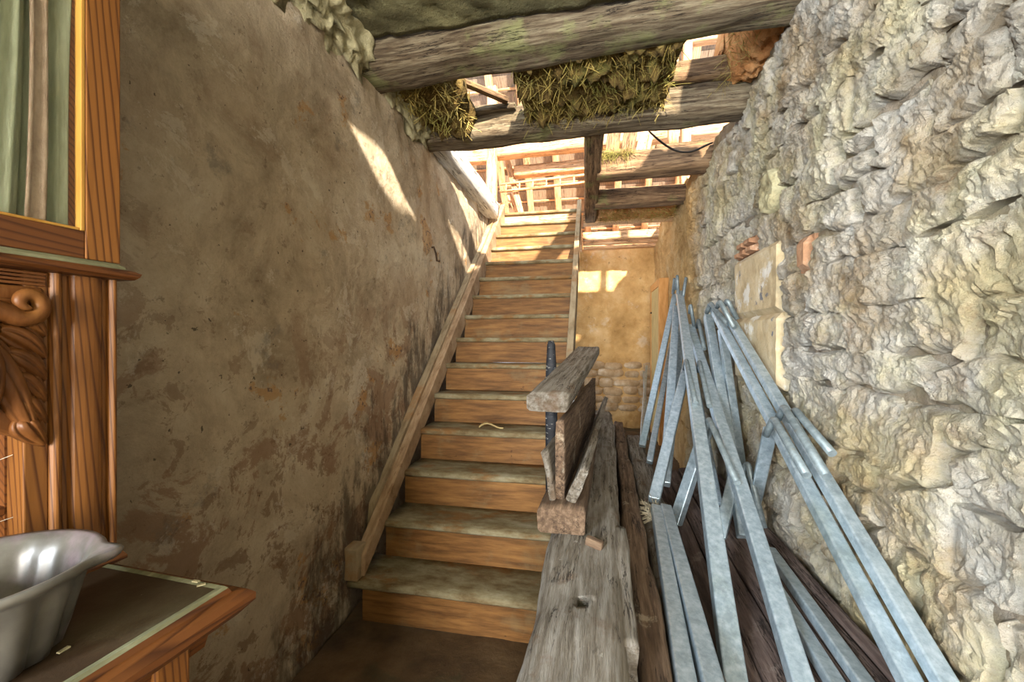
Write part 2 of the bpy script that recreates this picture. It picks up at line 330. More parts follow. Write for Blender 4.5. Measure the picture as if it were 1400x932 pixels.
def timber_vf(L, w, h, rough=0.006, seg=0.06, nr=5, seed=0, bow=0.0, taper=1.0, round_=0.12, endrough=0.01, coarse=3.0):
    """rough-sawn bar along local X, centred on the axis"""
    n = max(2, int(L / seg)); ring = []
    rr = min(w, h) * round_
    for sx, sy in ((1, -1), (1, 1), (-1, 1), (-1, -1)):
        # corner then side points
        ring.append((sx, sy))
    pts = []
    cs = [(w / 2, -h / 2), (w / 2, h / 2), (-w / 2, h / 2), (-w / 2, -h / 2)]
    for i in range(4):
        a = Vector(cs[i]); b = Vector(cs[(i + 1) % 4]); d = (b - a); ln = d.length; d.normalize()
        for k in range(nr):
            t = rr + (ln - 2 * rr) * k / (nr - 1); pts.append(a + d * t)
    m = len(pts); V = []; F = []
    sd = Vector((seed * 13.7, seed * 5.1, seed * 3.3))
    for i in range(n + 1):
        x = L * i / n; tp = 1.0 + (taper - 1.0) * i / n; bz = bow * (1 - (2 * i / n - 1) ** 2)
        for p in pts:
            q = Vector((x, p.x * tp, p.y * tp)); s = Vector((q.x * 0.35, q.y, q.z)) * coarse + sd
            nn = noise.fractal(s * 2.2, 1.0, 2.0, 4) * rough
            nrm = Vector((p.x / w, p.y / h)).normalized()
            ex = endrough * noise.noise(Vector((p.x * 30, p.y * 30, seed + i))) if i in (0, n) else 0.0
            V.append((x + ex, q.y + nrm.x * nn, q.z + nrm.y * nn + bz))
    for i in range(n):
        for k in range(m):
            a = i * m + k; b = i * m + (k + 1) % m; F.append((a, a + m, b + m, b))
    V.append((0, 0, 0)); c0 = len(V) - 1; V.append((L, 0, 0)); c1 = len(V) - 1
    for k in range(m):
        F.append((c0, k, (k + 1) % m)); F.append((c1, n * m + (k + 1) % m, n * m + k))
    return V, F


_ts = [0]
def timber(name, p0, p1, w, h, mat, parent=None, up=(0, 0, 1), smooth=True, **k):
    _ts[0] += 1; p0 = Vector(p0); p1 = Vector(p1)
    V, F = timber_vf((p1 - p0).length, w, h, seed=_ts[0], **k)
    o = mk(name, V, F, mat, parent, smooth=False)
    if smooth:
        o.data.polygons.foreach_set('use_smooth', [len(q.vertices) == 4 for q in o.data.polygons])
    o.matrix_local = frame_matrix(p0, p1, Vector(up)); return o


def sweep_vf(P, r, n=8, cap=True):
    P = [Vector(p) for p in P]; V = []; F = []; rs = r if isinstance(r, (list, tuple)) else [r] * len(P)
    t0 = (P[1] - P[0]).normalized(); a = t0.orthogonal().normalized()
    for i, p in enumerate(P):
        t = (P[min(i + 1, len(P) - 1)] - P[max(i - 1, 0)]).normalized(); a = (a - t * a.dot(t)).normalized(); b = t.cross(a)
        for k in range(n):
            an = 2 * math.pi * k / n; V.append(p + (a * math.cos(an) + b * math.sin(an)) * rs[i])
    for i in range(len(P) - 1):
        for k in range(n):
            q = i * n + k; q2 = i * n + (k + 1) % n; F.append((q, q2, q2 + n, q + n))
    if cap: F.append(tuple(range(n))[::-1]); F.append(tuple((len(P) - 1) * n + k for k in range(n)))
    return V, F


def grid_surface(name, o, u, v, nu, nv, fn, mat, parent=None, keep=None, thick=0.0):
    """grid from origin o along u and v, displaced by fn(point)->vector"""
    o, u, v = Vector(o), Vector(u), Vector(v); V = []; F = []
    for j in range(nv + 1):
        for i in range(nu + 1):
            p = o + u * (i / nu) + v * (j / nv); V.append(p + fn(p))
    for j in range(nv):
        for i in range(nu):
            c = o + u * ((i + .5) / nu) + v * ((j + .5) / nv)
            if keep and not keep(c): continue
            a = j * (nu + 1) + i; F.append((a, a + 1, a + nu + 2, a + nu + 1))
    ob = mk(name, V, F, mat, parent, smooth=True)
    if thick:
        s = ob.modifiers.new('thickness', 'SOLIDIFY'); s.thickness = thick; s.offset = -1
    return ob


def fr(p, s, oct=5): return noise.fractal(Vector(p) * s, 1.0, 2.0, oct)


# ------------------------------------------------------------------ dimensions of the place
XL, XR = -1.2, 0.95
YB = 6.8
RISE, GO, Y0, SXL, SXR, NT_ = 0.2, 0.2377, 1.8435, -1.104, -0.191, 15
YREAR = -4.6

# ------------------------------------------------------------------ floor
tag(grid_surface('floor', (-1.4, YREAR, 0), (2.6, 0, 0), (0, 11.6, 0), 52, 184, lambda p: Vector((0, 0, 0.012 * fr(p, 3))), 'floor', thick=0.1), 'dark dirty earth and board floor at the foot of the stairs', kind='structure')
# ------------------------------------------------------------------ left wall
def left_disp(p):
    b = 0.022 * fr(p, 1.3, 4) + 0.006 * fr(p, 9, 4)
    if p.z > 2.62 and 1.2 < p.y < 4.9:
        b -= 0.05 * max(0.0, (p.z - 2.62) / 0.25) * max(0.0, fr(p + Vector((3, 1, 2)), 4, 4) + 0.5)
    return Vector((b, 0, 0))


def left_keep(c):
    if abs(c.y + 1.55) < 0.49 and abs(c.z - 1.80) < 0.59: return False
    top = 2.86 + 0.05 * fr((0, c.y, 0), 5, 3)
    if c.y > 4.3: top = 2.86 - 0.05 * (c.y - 4.3)
    if c.z > top: return False
    return c.y < 4.9 + 0.06 * fr((0, 0, c.z), 7, 3)


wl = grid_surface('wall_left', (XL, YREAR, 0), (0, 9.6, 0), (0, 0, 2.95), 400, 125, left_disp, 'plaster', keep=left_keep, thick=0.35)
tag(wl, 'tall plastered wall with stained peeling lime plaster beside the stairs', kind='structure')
# window opening light sits in front of the wall: its frame
def window(name, cx, cy, cz, w, h, axis, label):
    r = empty(name, (cx, cy, cz), 0 if axis == 'y' else math.pi / 2); tag(r, label, kind='structure')
    for nm, a in (('window_frame', (-w / 2 - .06, -w / 2, -.03, .03, -h / 2 - .06, h / 2 + .06)), ('window_frame', (w / 2, w / 2 + .06, -.03, .03, -h / 2 - .06, h / 2 + .06)),
                  ('window_frame', (-w / 2, w / 2, -.03, .03, h / 2, h / 2 + .06)), ('window_frame', (-w / 2, w / 2, -.03, .03, -h / 2 - .06, -h / 2))):
        box(nm, *a, 'frame', r)
    return r


window('window_1', XL - 0.02, -1.55, 1.80, 0.97, 1.17, 'x', 'tall window lighting the stone wall')
window('window_2', -0.1, YREAR - 0.02, 1.75, 1.80, 1.95, 'y', 'square window in the entrance wall facing the stairs')
tag(grid_surface('wall_rear', (-1.6, YREAR, 0), (2.9, 0, 0), (0, 0, 3.0), 58, 60, lambda p: Vector((0, 0.01 * fr(p, 2), 0)), 'plaster', thick=-0.2, keep=lambda c: not (abs(c.x + 0.1) < 0.90 and abs(c.z - 1.75) < 0.97)), 'plain plastered entrance wall opposite the stairs', kind='structure')

# ------------------------------------------------------------------ right wall: rubble stones on an earth bed
def facet(x, y, sc, seed):
    """tilted broken facets, one plane for each cell"""
    q = Vector((x * sc + .25 * noise.noise(Vector((x * sc * 2, y * sc * 2, seed))), y * sc * 1.25, seed)); c = noise.voronoi(q)[1][0]
    g_ = noise.noise_vector(c * 7.31 + Vector((seed, 3.1, 9.7)))
    return (q.x - c.x) * g_.x * 1.6 + (q.y - c.y) * (g_.y * 1.3 + .25) + .55 * g_.z


_rc = {}
def rd(p):
    """inward relief of the rubble face"""
    k = (round(p.y, 4), round(p.z, 4))
    if k in _rc: return _rc[k]
    x, y = k
    r = 0.035 * fr((x, y, 4.2), 1.2, 3) + 0.017 * facet(x, y, 3.6, 1.0) + 0.015 * facet(x, y, 9.0, 5.0) + 0.0100 * facet(x, y, 24.0, 8.0) + 0.0050 * facet(x, y, 55.0, 3.0) + 0.010 * fr((x * 1.4, y, 1.2), 17, 4)
    _rc[k] = r; return r


def bulge(p):
    """the wall foot bellies into the passage"""
    return 0.10 * max(0.0, 1.0 - p.z / 1.1) * (1.0 if p.y < 4 else max(0.0, 5 - p.y))


def right_disp(p):
    far = min(1.0, max(0.0, (p.y - 3.6) / 1.0))
    k = 0.85
    inset = 0.028 * (1 - far)
    return Vector((-(rd(p) * k + bulge(p)) + inset, 0, 0))


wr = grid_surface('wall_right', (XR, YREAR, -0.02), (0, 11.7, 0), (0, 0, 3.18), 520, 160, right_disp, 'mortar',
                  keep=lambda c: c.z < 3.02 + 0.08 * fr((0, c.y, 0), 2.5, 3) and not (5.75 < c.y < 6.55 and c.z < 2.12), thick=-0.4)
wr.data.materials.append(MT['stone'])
for pl in wr.data.polygons:
    if pl.center.y > 4.0 + 0.4 * fr((pl.center.z, 1, 0), 2): pl.material_index = 1
tag(wr, 'rough rubble stone wall with flaking limewash along the passage', kind='structure')

def stone(y0, y1, z0, z1, res=0.0098, mat='stone', proud=0.012, flat=False, name='stone'):
    w_, h_ = y1 - y0, z1 - z0
    nu = max(4, int(w_ / res)); nv = max(4, int(h_ / res)); V = []; F = []
    jt = R.uniform(-1, 1) * 0.009; ty = R.uniform(-1, 1) * 0.10; tz = R.uniform(-1, 1) * 0.12; sd = R.uniform(0, 50)
    cy_, cz_ = (y0 + y1) / 2, (z0 + z1) / 2
    for j in range(nv + 1):
        for i in range(nu + 1):
            s, t = i / nu, j / nv; y = y0 + w_ * s; z = z0 + h_ * t
            e = min(s * w_, (1 - s) * w_, t * h_, (1 - t) * h_)
            if not flat:
                wob = 0.044 if e < 0.05 else 0.012
                y += wob * noise.noise(Vector((y * 9, z * 9, sd))); z += wob * noise.noise(Vector((y * 9, z * 9, sd + 9)))
            p = Vector((XR, y, z))
            if flat: d = proud + 0.003 * fr((y, z, sd), 14, 3)
            else: d = rd(p) + proud + jt + (y - cy_) * ty + (z - cz_) * tz
            edge = max(0.0, 1 - e / (0.008 if flat else 0.016))
            d -= 0.03 * edge ** 1.5 if flat else edge * max(-.004, .027 + .075 * noise.noise(Vector((y * 3.1, z * 4.0, 2.0))))
            d += bulge(p)
            V.append((XR - d, y, z))
    for j in range(nv):
        for i in range(nu):
            a = j * (nu + 1) + i; F.append((a, a + nu + 1, a + nu + 2, a + 1))
    # skirt back into the wall
    rim = [i for i in range(nu + 1)] + [(j * (nu + 1) + nu) for j in range(1, nv + 1)] + [nv * (nu + 1) + i for i in range(nu - 1, -1, -1)] + [j * (nu + 1) for j in range(nv - 1, 0, -1)]
    b = len(V)
    for k in rim: V.append((XR + 0.04, V[k][1], V[k][2]))
    for k in range(len(rim)):
        k2 = (k + 1) % len(rim); F.append((rim[k], rim[k2], b + k2, b + k))
    o = mk(name, V, F, mat, wr, smooth=False); return o


reserved = [(2.33, 3.02, 1.12, 1.90), (2.02, 2.14, 1.68, 1.84), (2.68, 3.02, 1.90, 2.0)]
z = 0.02
ns = 0
while z < 3.02:
    hh = R.uniform(0.13, 0.23); y = 0.25 + R.uniform(-.1, .1)
    while y < 4.3 and ns < 283:
        ww = R.uniform(0.14, 0.36); zz0 = z + R.uniform(-.012, .012)
        a = (y, y + ww, zz0, z + hh)
        hit = [q for q in reserved if a[0] < q[1] and a[1] > q[0] and a[2] < q[3] and a[3] > q[2]]
        if hit:
            q = hit[0]
            if q[0] - y > 0.07: stone(y, q[0], a[2], a[3]); ns += 1
            y = q[1] if ww else y
            continue
        if ww < 0.22 and hh > 0.17 and R.random() < .35:
            m_ = a[2] + (a[3] - a[2]) * R.uniform(.4, .6)
            stone(a[0], a[1], a[2], m_); stone(a[0], a[1], m_, a[3]); ns += 2
        else: stone(*a); ns += 1
        y += ww
    z += hh
for a in ((2.33, 3.02, 1.52, 1.90), (2.33, 3.02, 1.12, 1.52)): stone(*a, res=0.03, mat='dressed', proud=0.028, flat=True, name='dressed_block')
stone(2.02, 2.14, 1.68, 1.84, res=0.03, mat='brick', proud=0.04, flat=True, name='brick')
for a in ((2.68, 2.80, 1.905, 1.95), (2.805, 2.90, 1.905, 1.95), (2.91, 3.0, 1.905, 1.95), (2.70, 2.83, 1.955, 2.0), (2.84, 2.96, 1.955, 2.0)): stone(*a, res=0.02, mat='brick', proud=0.035, flat=True, name='brick')
for a in ((2.66, 2.86, 2.0, 2.13), (2.85, 3.04, 2.0, 2.12), (2.00, 2.16, 1.56, 1.69), (2.00, 2.16, 1.84, 1.96), (2.30, 2.50, 1.90, 2.08), (2.49, 2.69, 1.90, 2.06), (2.30, 2.55, .97, 1.12), (2.54, 2.80, .98, 1.12), (2.79, 3.04, .97, 1.12)): stone(*a)
# oval plaster patch high on the wall
V = []; F = []
oc = onx(1044, 262, XR - 0.05)
for i in range(9):
    for k in range(28):
        a = 2 * math.pi * k / 28; r = i / 8
        y = oc.y + 0.11 * r * math.cos(a) * (1 + .1 * math.sin(3 * a)); zz = oc.z + 0.125 * r * math.sin(a)
        V.append((XR - rd(Vector((0, y, zz))) - (0.045 if i < 8 else -0.02) - 0.008 * fr((y, zz, 3), 18), y, zz))
for i in range(8):
    for k in range(28):
        a, b = i * 28 + k, i * 28 + (k + 1) % 28; F.append((a, b, b + 28, a + 28))
mk('plaster_patch', V, F, 'crumb', wr, smooth=True)['label'] = 'oval patch of pale plaster'

# ------------------------------------------------------------------ back wall of the passage
tag(grid_surface('wall_back', (-0.3, YB, 0), (1.5, 0, 0), (0, 0, 2.92), 60, 116, lambda p: Vector((0, -0.03 * fr(p, 2.5, 5) - 0.012 * fr(p, 9, 4), 0)), 'clay', thick=0.3), 'ochre clay daubed wall closing the end of the passage', kind='structure')
wb = bpy.data.objects['wall_back']
for r_ in range(6):   # limewashed base stones, uneven courses
    x = -0.25 + R.uniform(-.05, .1)
    while x < 0.9:
        ww = R.uniform(.2, .42); z0 = .25 + r_ * .135 + R.uniform(-.02, .02); z1 = z0 + R.uniform(.10, .14); V = []; F = []; n = 14
        for k in range(n):
            a = 2 * math.pi * k / n; c_, s__ = math.cos(a), math.sin(a); q = (abs(c_) ** 4 + abs(s__) ** 4) ** -.25 * R.uniform(.88, 1.04)
            V.append((x + ww / 2 + c_ * q * ww * .535, YB + .01, (z0 + z1) / 2 + s__ * q * (z1 - z0) * .58))
        for k in range(n): V.append((x + ww / 2 + (V[k][0] - x - ww / 2) * .86, YB - R.uniform(.022, .032), (z0 + z1) / 2 + (V[k][2] - (z0 + z1) / 2) * .84))
        for k in range(n): F.append((k, (k + 1) % n, n + (k + 1) % n, n + k))
        F.append(tuple(n + k for k in range(n)))
        mk('base_stone', V, F, 'limeclay', wb, smooth=True); x += ww
# far side of the stair: wall under the attic floor end
# door in the right wall near the end
dr = empty('door_1', (XR, 6.15, 0)); tag(dr, 'pale door in an orange pine frame at the passage end', kind='structure')
box('door_frame', -0.10, 0.06, -0.42, -0.34, 0, 2.20, 'frame', dr, .006)
box('door_frame', -0.10, 0.06, 0.36, 0.44, 0, 2.20, 'frame', dr, .006)
box('door_frame', -0.10, 0.06, -0.34, 0.36, 2.10, 2.20, 'frame', dr, .006)
dl = box('door_leaf', -0.095, -0.06, -0.335, 0.355, 0.01, 2.095, 'door', dr, .004)
box('hinge', -0.115, -0.09, 0.30, 0.345, 1.78, 1.80, 'rust', dl, .002)

# ------------------------------------------------------------------ ceiling over the entrance
def slab_keep(c):
    return not (-0.84 < c.x < -0.62 and 0.98 < c.y < 1.45)


tag(grid_surface('ceiling', (-1.6, YREAR, 2.93), (0, 6.57, 0), (2.9, 0, 0), 240, 100, lambda p: Vector((0, 0, 0.02 * fr(p, 3, 4) + 0.03 * max(0.0, fr(p, 11, 5)) ** 1.3)), 'slab', keep=slab_keep, thick=0.06), 'mossy cast ceiling slab above the entrance', kind='structure')

# beams across (along X)
def beam(name, a, b, w, h, mat, label, cat='beam', **k):
    o = timber(name, a, b, w, h, mat, **k); tag(o, label, cat); return o


B = 'ceiling_beam'
beam(B, (-1.32, 2.12, 2.895), (1.12, 2.10, 2.985), 0.24, 0.21, 'beam', 'thick weathered beam edging the mossy ceiling slab', rough=0.016, nr=7, seg=.04)
beam(B, (-1.32, 2.94, 2.905), (1.10, 2.92, 2.925), 0.21, 0.19, 'beam', 'old beam below the straw packing at the stair opening', rough=0.016, nr=7, seg=.04)
beam('trimmer_beam', (0.01, 3.0, 2.93), (-0.03, 5.32, 2.93), 0.14, 0.2, 'beam_dark', 'brown trimmer beam running above the right side of the stairs', rough=0.012)
beam(B, (0.03, 3.78, 2.90), (1.08, 3.82, 2.93), 0.2, 0.19, 'beam_dark', 'mossy passage beam below the hanging cable', rough=0.014)
beam(B, (0.02, 4.62, 2.90), (1.08, 4.66, 2.92), 0.2, 0.17, 'beam_dark', 'passage beam with a straw and clay strip behind it', rough=0.012)
beam(B, (-0.12, 5.32, 2.90), (1.08, 5.34, 2.92), 0.16, 0.15, 'attic', 'pale honey beam at the head of the stairs', rough=0.008)
# slender joists and laths before the back wall
for i, (yy, zz, ww, hh) in enumerate(((6.22, 2.90, .12, .11), (6.44, 2.87, .10, .09), (6.66, 2.85, .12, .08))):
    beam('ceiling_joist', (-0.15, yy, zz), (1.08, yy + .03, zz + .01), ww, hh, 'attic', ('rough pale joist catching the sun near the end wall', 'thin middle joist of three before the clay end wall', 'low joist lying along the top of the clay end wall')[i], 'joist', rough=0.012)
# floor boards on top of the passage beams (gaps left open)
bl = ['wide attic floor board above the cable', 'attic floor board lying over the second passage beam', 'attic floor board with a gap beside it above the passage', 'attic floor board next to the sunny gap', 'narrow attic floor board over the straw strip']
for i, (ya, yb) in enumerate(((4.08, 4.26), (4.28, 4.44), (4.74, 4.92), (4.93, 5.14), (5.15, 5.30))):
    o = timber('floor_board', (0.03, (ya + yb) / 2, 3.045), (1.1, (ya + yb) / 2 + .01, 3.05), yb - ya, 0.03, 'attic', rough=.006); tag(o, bl[i], 'board')
tag(timber('loose_lath', (0.085, 4.17, 2.965), (0.80, 4.14, 2.985), 0.10, 0.03, 'attic', rough=.004), 'loose pale lath bridging the gap between passage beams', 'lath')
# attic floor left of and beyond the stair head
tag(box('attic_floor', -4.0, 2.6, 6.9, 8.6, 2.86, 2.98, 'attic', None, .01), 'attic floor beyond the head of the stairs', kind='structure')
tag(box('attic_landing', -3.2, -0.16, 5.20, 6.9, 2.80, 2.955, 'attic', None, .01), 'pale attic landing at the head of the stairs', kind='structure')
tag(timber('wall_plate', (-1.26, 2.9, 2.965), (-1.215, 4.80, 2.905), 0.26, 0.20, 'whitewood', rough=.01), 'bleached grey white timber lying on top of the plastered wall', 'timber')

# crumbling plaster along the wall head
for i, (ya, yb, sz) in enumerate(((0.9, 2.02, .14), (2.22, 2.86, .11))):
    nu, nv = int((yb - ya) / .02), 10; V = []; F = []
    for a in range(nu + 1):
        for b in range(nv + 1):
            an = math.pi * .5 * b / nv; y = ya + (yb - ya) * a / nu
            r = sz * (1 + .45 * fr((y, an, i), 4, 4) + .35 * fr((y, an * .3, i + 4), 17, 4)) * (1 if 0 < a < nu else .2)
            V.append((XL - .03 + r * math.sin(an) * .75, y, 2.93 - r * math.cos(an) * 1.3))
    for a in range(nu):
        for b in range(nv):
            q = a * (nv + 1) + b; F.append((q, q + nv + 1, q + nv + 2, q + 1))
    o = mk('plaster_cornice', V, F, 'crumb', wl, smooth=True)

# ------------------------------------------------------------------ straw and clay packing
def straw_strands(name, c, ext, n, ln, parent, seed, hang=0.5, mat='straw'):
    rr = random.Random(seed); V = []; F = []
    for _ in range(n):
        p = Vector((c[0] + rr.uniform(-1, 1) * ext[0], c[1] + rr.uniform(-1, 1) * ext[1], c[2] + rr.uniform(-1, 1) * ext[2]))
        d = Vector((rr.gauss(0, 1), rr.gauss(0, .8), rr.gauss(-hang, .7))).normalized(); L = ln * rr.uniform(.4, 1.2)
        sd = d.orthogonal().normalized() * rr.uniform(.0012, .0028); bnd = Vector((rr.gauss(0, .2), rr.gauss(0, .2), -.15)) * L
        b = len(V)
        for k in range(4):
            t = k / 3; q = p + d * L * t + bnd * t * t; V.append(q + sd * (1 - .5 * t)); V.append(q - sd * (1 - .5 * t))
        for k in range(3): F.append((b + 2 * k, b + 2 * k + 1, b + 2 * k + 3, b + 2 * k + 2))
    o = mk(name, V, F, mat, parent); o['kind'] = 'stuff'; return o


def lump(name, x0, x1, y0, y1, z0, z1, mat, parent, amp=0.04, n=0.022):
    nu, nv = int((x1 - x0) / n), max(6, int((y1 - y0) / n)); V = []; F = []
    for layer, zb in ((0, z0), (1, z1)):
        for j in range(nv + 1):
            for i in range(nu + 1):
                s, t = i / nu, j / nv; x = x0 + (x1 - x0) * s; y = y0 + (y1 - y0) * t
                e = min(s, 1 - s) * (x1 - x0); ed = max(0, 1 - e / .06) ** 2
                d = amp * fr((x, y, layer * 5), 7, 5) + (amp * .9) * fr((x, y, layer * 5 + 2), 22, 3)
                jx = .03 * fr((x, y, 9), 9, 3)
                V.append((x + jx, y, zb + d + (ed * (z1 - z0) * .5 * (1 if layer == 0 else -1))))
    m = (nu + 1) * (nv + 1)
    for j in range(nv):
        for i in range(nu):
            a = j * (nu + 1) + i; F.append((a, a + nu + 1, a + nu + 2, a + 1)); F.append((m + a, m + a + 1, m + a + nu + 2, m + a + nu + 1))
    rim = [i for i in range(nu + 1)] + [(j * (nu + 1) + nu) for j in range(1, nv + 1)] + [nv * (nu + 1) + i for i in range(nu - 1, -1, -1)] + [j * (nu + 1) for j in range(nv - 1, 0, -1)]
    for k in range(len(rim)):
        a, b = rim[k], rim[(k + 1) % len(rim)]; F.append((a, b, b + m, a + m))
    return mk(name, V, F, mat, parent, smooth=True)


for i, (x0, x1, lab, n) in enumerate(((-1.19, -0.80, 'short straw and clay packing between beams beside the plastered wall', 1500), (-0.46, 0.46, 'long shaggy straw and clay packing hanging between the two front beams', 4200))):
    r = empty('straw_packing', ((x0 + x1) / 2, 2.53, 2.85)); tag(r, lab, 'straw packing', 'straw packings between the beams')
    l = lump('clay_core', x0, x1, 2.20, 2.86, 2.875, 3.03, 'strawclay', None, amp=.075); l.parent = r; l.matrix_parent_inverse = Matrix.Translation(-r.location)
    s_ = straw_strands('straw', ((x0 + x1) / 2, 2.53, 2.875), ((x1 - x0) / 2 - .02, .32, .03), n // 2, .085, None, 5 + i, .12); s_.parent = r; s_.matrix_parent_inverse = Matrix.Translation(-r.location)
r = empty('straw_packing', (0.5, 4.86, 2.84)); tag(r, 'reddish straw and clay strip over the far passage', 'straw packing')
l = lump('clay_core', 0.04, 0.93, 4.74, 5.26, 2.86, 2.97, 'redclay', None, amp=.03); l.parent = r; l.matrix_parent_inverse = Matrix.Translation(-r.location)
s_ = straw_strands('straw', (0.5, 5.0, 2.85), (.42, .2, .02), 700, .09, None, 9); s_.parent = r; s_.matrix_parent_inverse = Matrix.Translation(-r.location)
o = straw_strands('straw_tuft', (0.19, 3.68, 2.985), (.14, .03, .025), 420, .09, None, 21, .4); tag(o, 'tuft of mossy straw lying on the passage beam', 'straw')
r = empty('clay_stub', (0.95, 2.6, 3.0)); tag(r, 'reddish clay and straw stump on top of the stone wall', 'clay stump')
for nm, a in (('clay_core', (0.79, 1.25, 2.26, 2.95, 2.98, 3.45)),):
    l = lump(nm, *a, 'redclay', None, amp=.05); l.parent = r; l.matrix_parent_inverse = Matrix.Translation(-r.location)
s_ = straw_strands('straw', (0.80, 2.6, 3.04), (.04, .3, .10), 260, .08, None, 31); s_.parent = r; s_.matrix_parent_inverse = Matrix.Translation(-r.location)

# ------------------------------------------------------------------ far roof slope of the attic
RE, RZ, RS = 8.3, 2.95, 1.19            # eave y, eave z, slope
rdir = Vector((0, -1, RS)).normalized(); rn = Vector((0, -RS, -1)).normalized()
rf = empty('roof', (-0.5, RE, RZ)); tag(rf, 'slate covered attic roof slope seen from inside', kind='structure')
def rp(x, t, off): return Vector((x, RE, RZ)) + rdir * t + rn * off - rf.location
for k, x in enumerate(np.arange(-4.6, 3.6, 0.5)):
    x = float(x) + R.uniform(-.03, .03)
    timber('rafter', rp(x, -.2, .06), rp(x + R.uniform(-.03, .03), 5.3, .06), 0.085, 0.11, 'attic', rf, up=(1, 0, 0), rough=.006, seg=.2)
for k in range(18):
    t = 0.05 + k * 0.3
    timber('batten', rp(-4.7, t, -.012), rp(3.6, t + R.uniform(-.02, .02), -.012), 0.035, 0.02, 'attic', rf, up=tuple(rn), rough=.004, seg=.3, nr=2)
V = []; F = []   # slate courses: one strip of separate slates for each course, too small to pick apart
for k in range(24):
    t0 = k * 0.225; x = -4.7
    while x < 3.6:
        ww = 0.15
        if R.random() > 0.003:
            b = len(V); a0 = rp(x - .004, t0, -.05 - R.uniform(0, .006)); a1 = rp(x + ww + .004, t0, -.056 - R.uniform(0, .006)); a2 = rp(x + ww + .004, t0 + .30, -.036); a3 = rp(x - .004, t0 + .30, -.030)
            V += [a0, a1, a2, a3]; V += [q - rn * .008 for q in (a0, a1, a2, a3)]
            F += [(b, b + 1, b + 2, b + 3), (b + 7, b + 6, b + 5, b + 4), (b, b + 4, b + 5, b + 1), (b + 1, b + 5, b + 6, b + 2), (b + 2, b + 6, b + 7, b + 3), (b + 3, b + 7, b + 4, b)]
        x += ww
sl_ = mk('slates', V, F, 'slate', rf); sl_['kind'] = 'stuff'

# attic carpentry
def T(name, a, b, w, h, mat, label, cat, **k):
    o = timber(name, a, b, w, h, mat, **k); tag(o, label, cat); return o


ay = 6.15
c0 = ony(672, 288, ay); c1 = ony(672, 150, ay)
T('attic_post', (c0.x, ay, 2.93), (c0.x + .02, ay, 5.2), 0.15, 0.15, 'attic', 'sunlit square attic post left of the stair head', 'post', up=(0, 1, 0), rough=.008)
pz = ony(735, 203, ay + .05).z
T('attic_purlin', (c0.x + .05, ay + .06, pz), (2.6, ay - .05, pz + .02), 0.2, 0.2, 'attic', 'sunlit purlin fixed to the attic post above the ladder', 'purlin', rough=.008)
T('attic_purlin', (c0.x + .3, ay + .32, pz - .22), (2.6, ay + .25, pz - .19), 0.16, 0.17, 'attic', 'lower attic purlin just behind the upper one', 'purlin', rough=.008)
T('attic_tie', (-4.0, ay, pz - .05), (c0.x - .05, ay, pz - .07), 0.16, 0.2, 'attic', 'bright tie beam between the attic post and the outer wall', 'beam', rough=.01)
a = ony(722, 287, 6.5); b = ony(690, 205, 6.5)
T('attic_brace', (a.x, 6.5, 2.97), tuple(b), 0.09, 0.09, 'attic', 'slanting brace rising behind the attic post', 'brace', up=(0, 1, 0))
a = ony(690, 225, 6.6); b = ony(716, 285, 6.6)
T('attic_brace', (b.x - .25, 6.62, 3.75), (b.x + .1, 6.62, 2.97), 0.08, 0.06, 'attic', 'short brace crossing low behind the attic post', 'brace', up=(0, 1, 0))
# ladder stored horizontally
l0 = ony(683, 262, 6.4); l1 = ony(800, 246, 6.4)
lr = empty('wooden_ladder', tuple(l0)); tag(lr, 'slim wooden ladder hung level under the roof slope behind the attic post', 'ladder')
dx = (l1.x + 1.2) - l0.x
for dz in (0.0, 0.12): timber('rail', (0, 0.02 * (dz > 0), dz), (dx, 0.02 * (dz > 0), dz + .10), 0.035, 0.03, 'attic', lr, rough=.002, nr=2, seg=.3)
for k in range(12):
    t = (k + .5) / 12; V, F = sweep_vf([(dx * t, 0, .10 * t), (dx * t, .02, .12 + .10 * t)], .012, 6); mk('rung', V, F, 'attic', lr)
# boards leaning in the attic above the passage
for i, (px_, lean) in enumerate(((828, -.02), (850, .02), (872, .07))):
    b0 = Vector((0.16 + .13 * i, 3.86, 3.0)); T('leaning_board', b0, b0 + Vector((.10 + .06 * i, .5, .95)), 0.12, 0.035, 'beam_dark' if i < 2 else 'attic', ('dark bowed board leaning beside the trimmer beam', 'middle dark board leaning above the passage beam', 'pale board leaning nearest the attic stud')[i], 'board', up=(0, 1, 0), rough=.01)
q = ony(920, 195, 3.87); T('attic_stud', (q.x, 3.87, 3.085), (q.x, 3.87, 4.3), 0.085, 0.085, 'attic', 'upright honey coloured stud behind the hanging cable', 'stud', up=(0, 1, 0))
T('attic_sill', (0.54, 3.86, 3.045), (1.15, 3.86, 3.06), 0.10, 0.09, 'beam_dark', 'dark sill lying on the passage beam under the stud', 'sill', rough=.01)
T('attic_sill', (0.44, 2.84, 3.08), (0.98, 2.84, 3.09), 0.12, 0.13, 'beam_dark', 'dark short timber lying on the front beam by the stone wall', 'timber', rough=.012)
q0 = ony(940, 100, 4.9); 
T('attic_stud', (q0.x - .03, 4.9, 3.08), (q0.x, 4.9, 5.0), 0.10, 0.10, 'attic', 'tall sunlit stud framing the slates above the straw packing', 'stud', up=(0, 1, 0))
T('attic_rail', (q0.x - .3, 4.9, ony(965, 52, 4.9).z), (2.2, 4.9, ony(1000, 46, 4.9).z), 0.10, 0.12, 'attic', 'sunlit rail above the slates near the stone wall', 'rail')
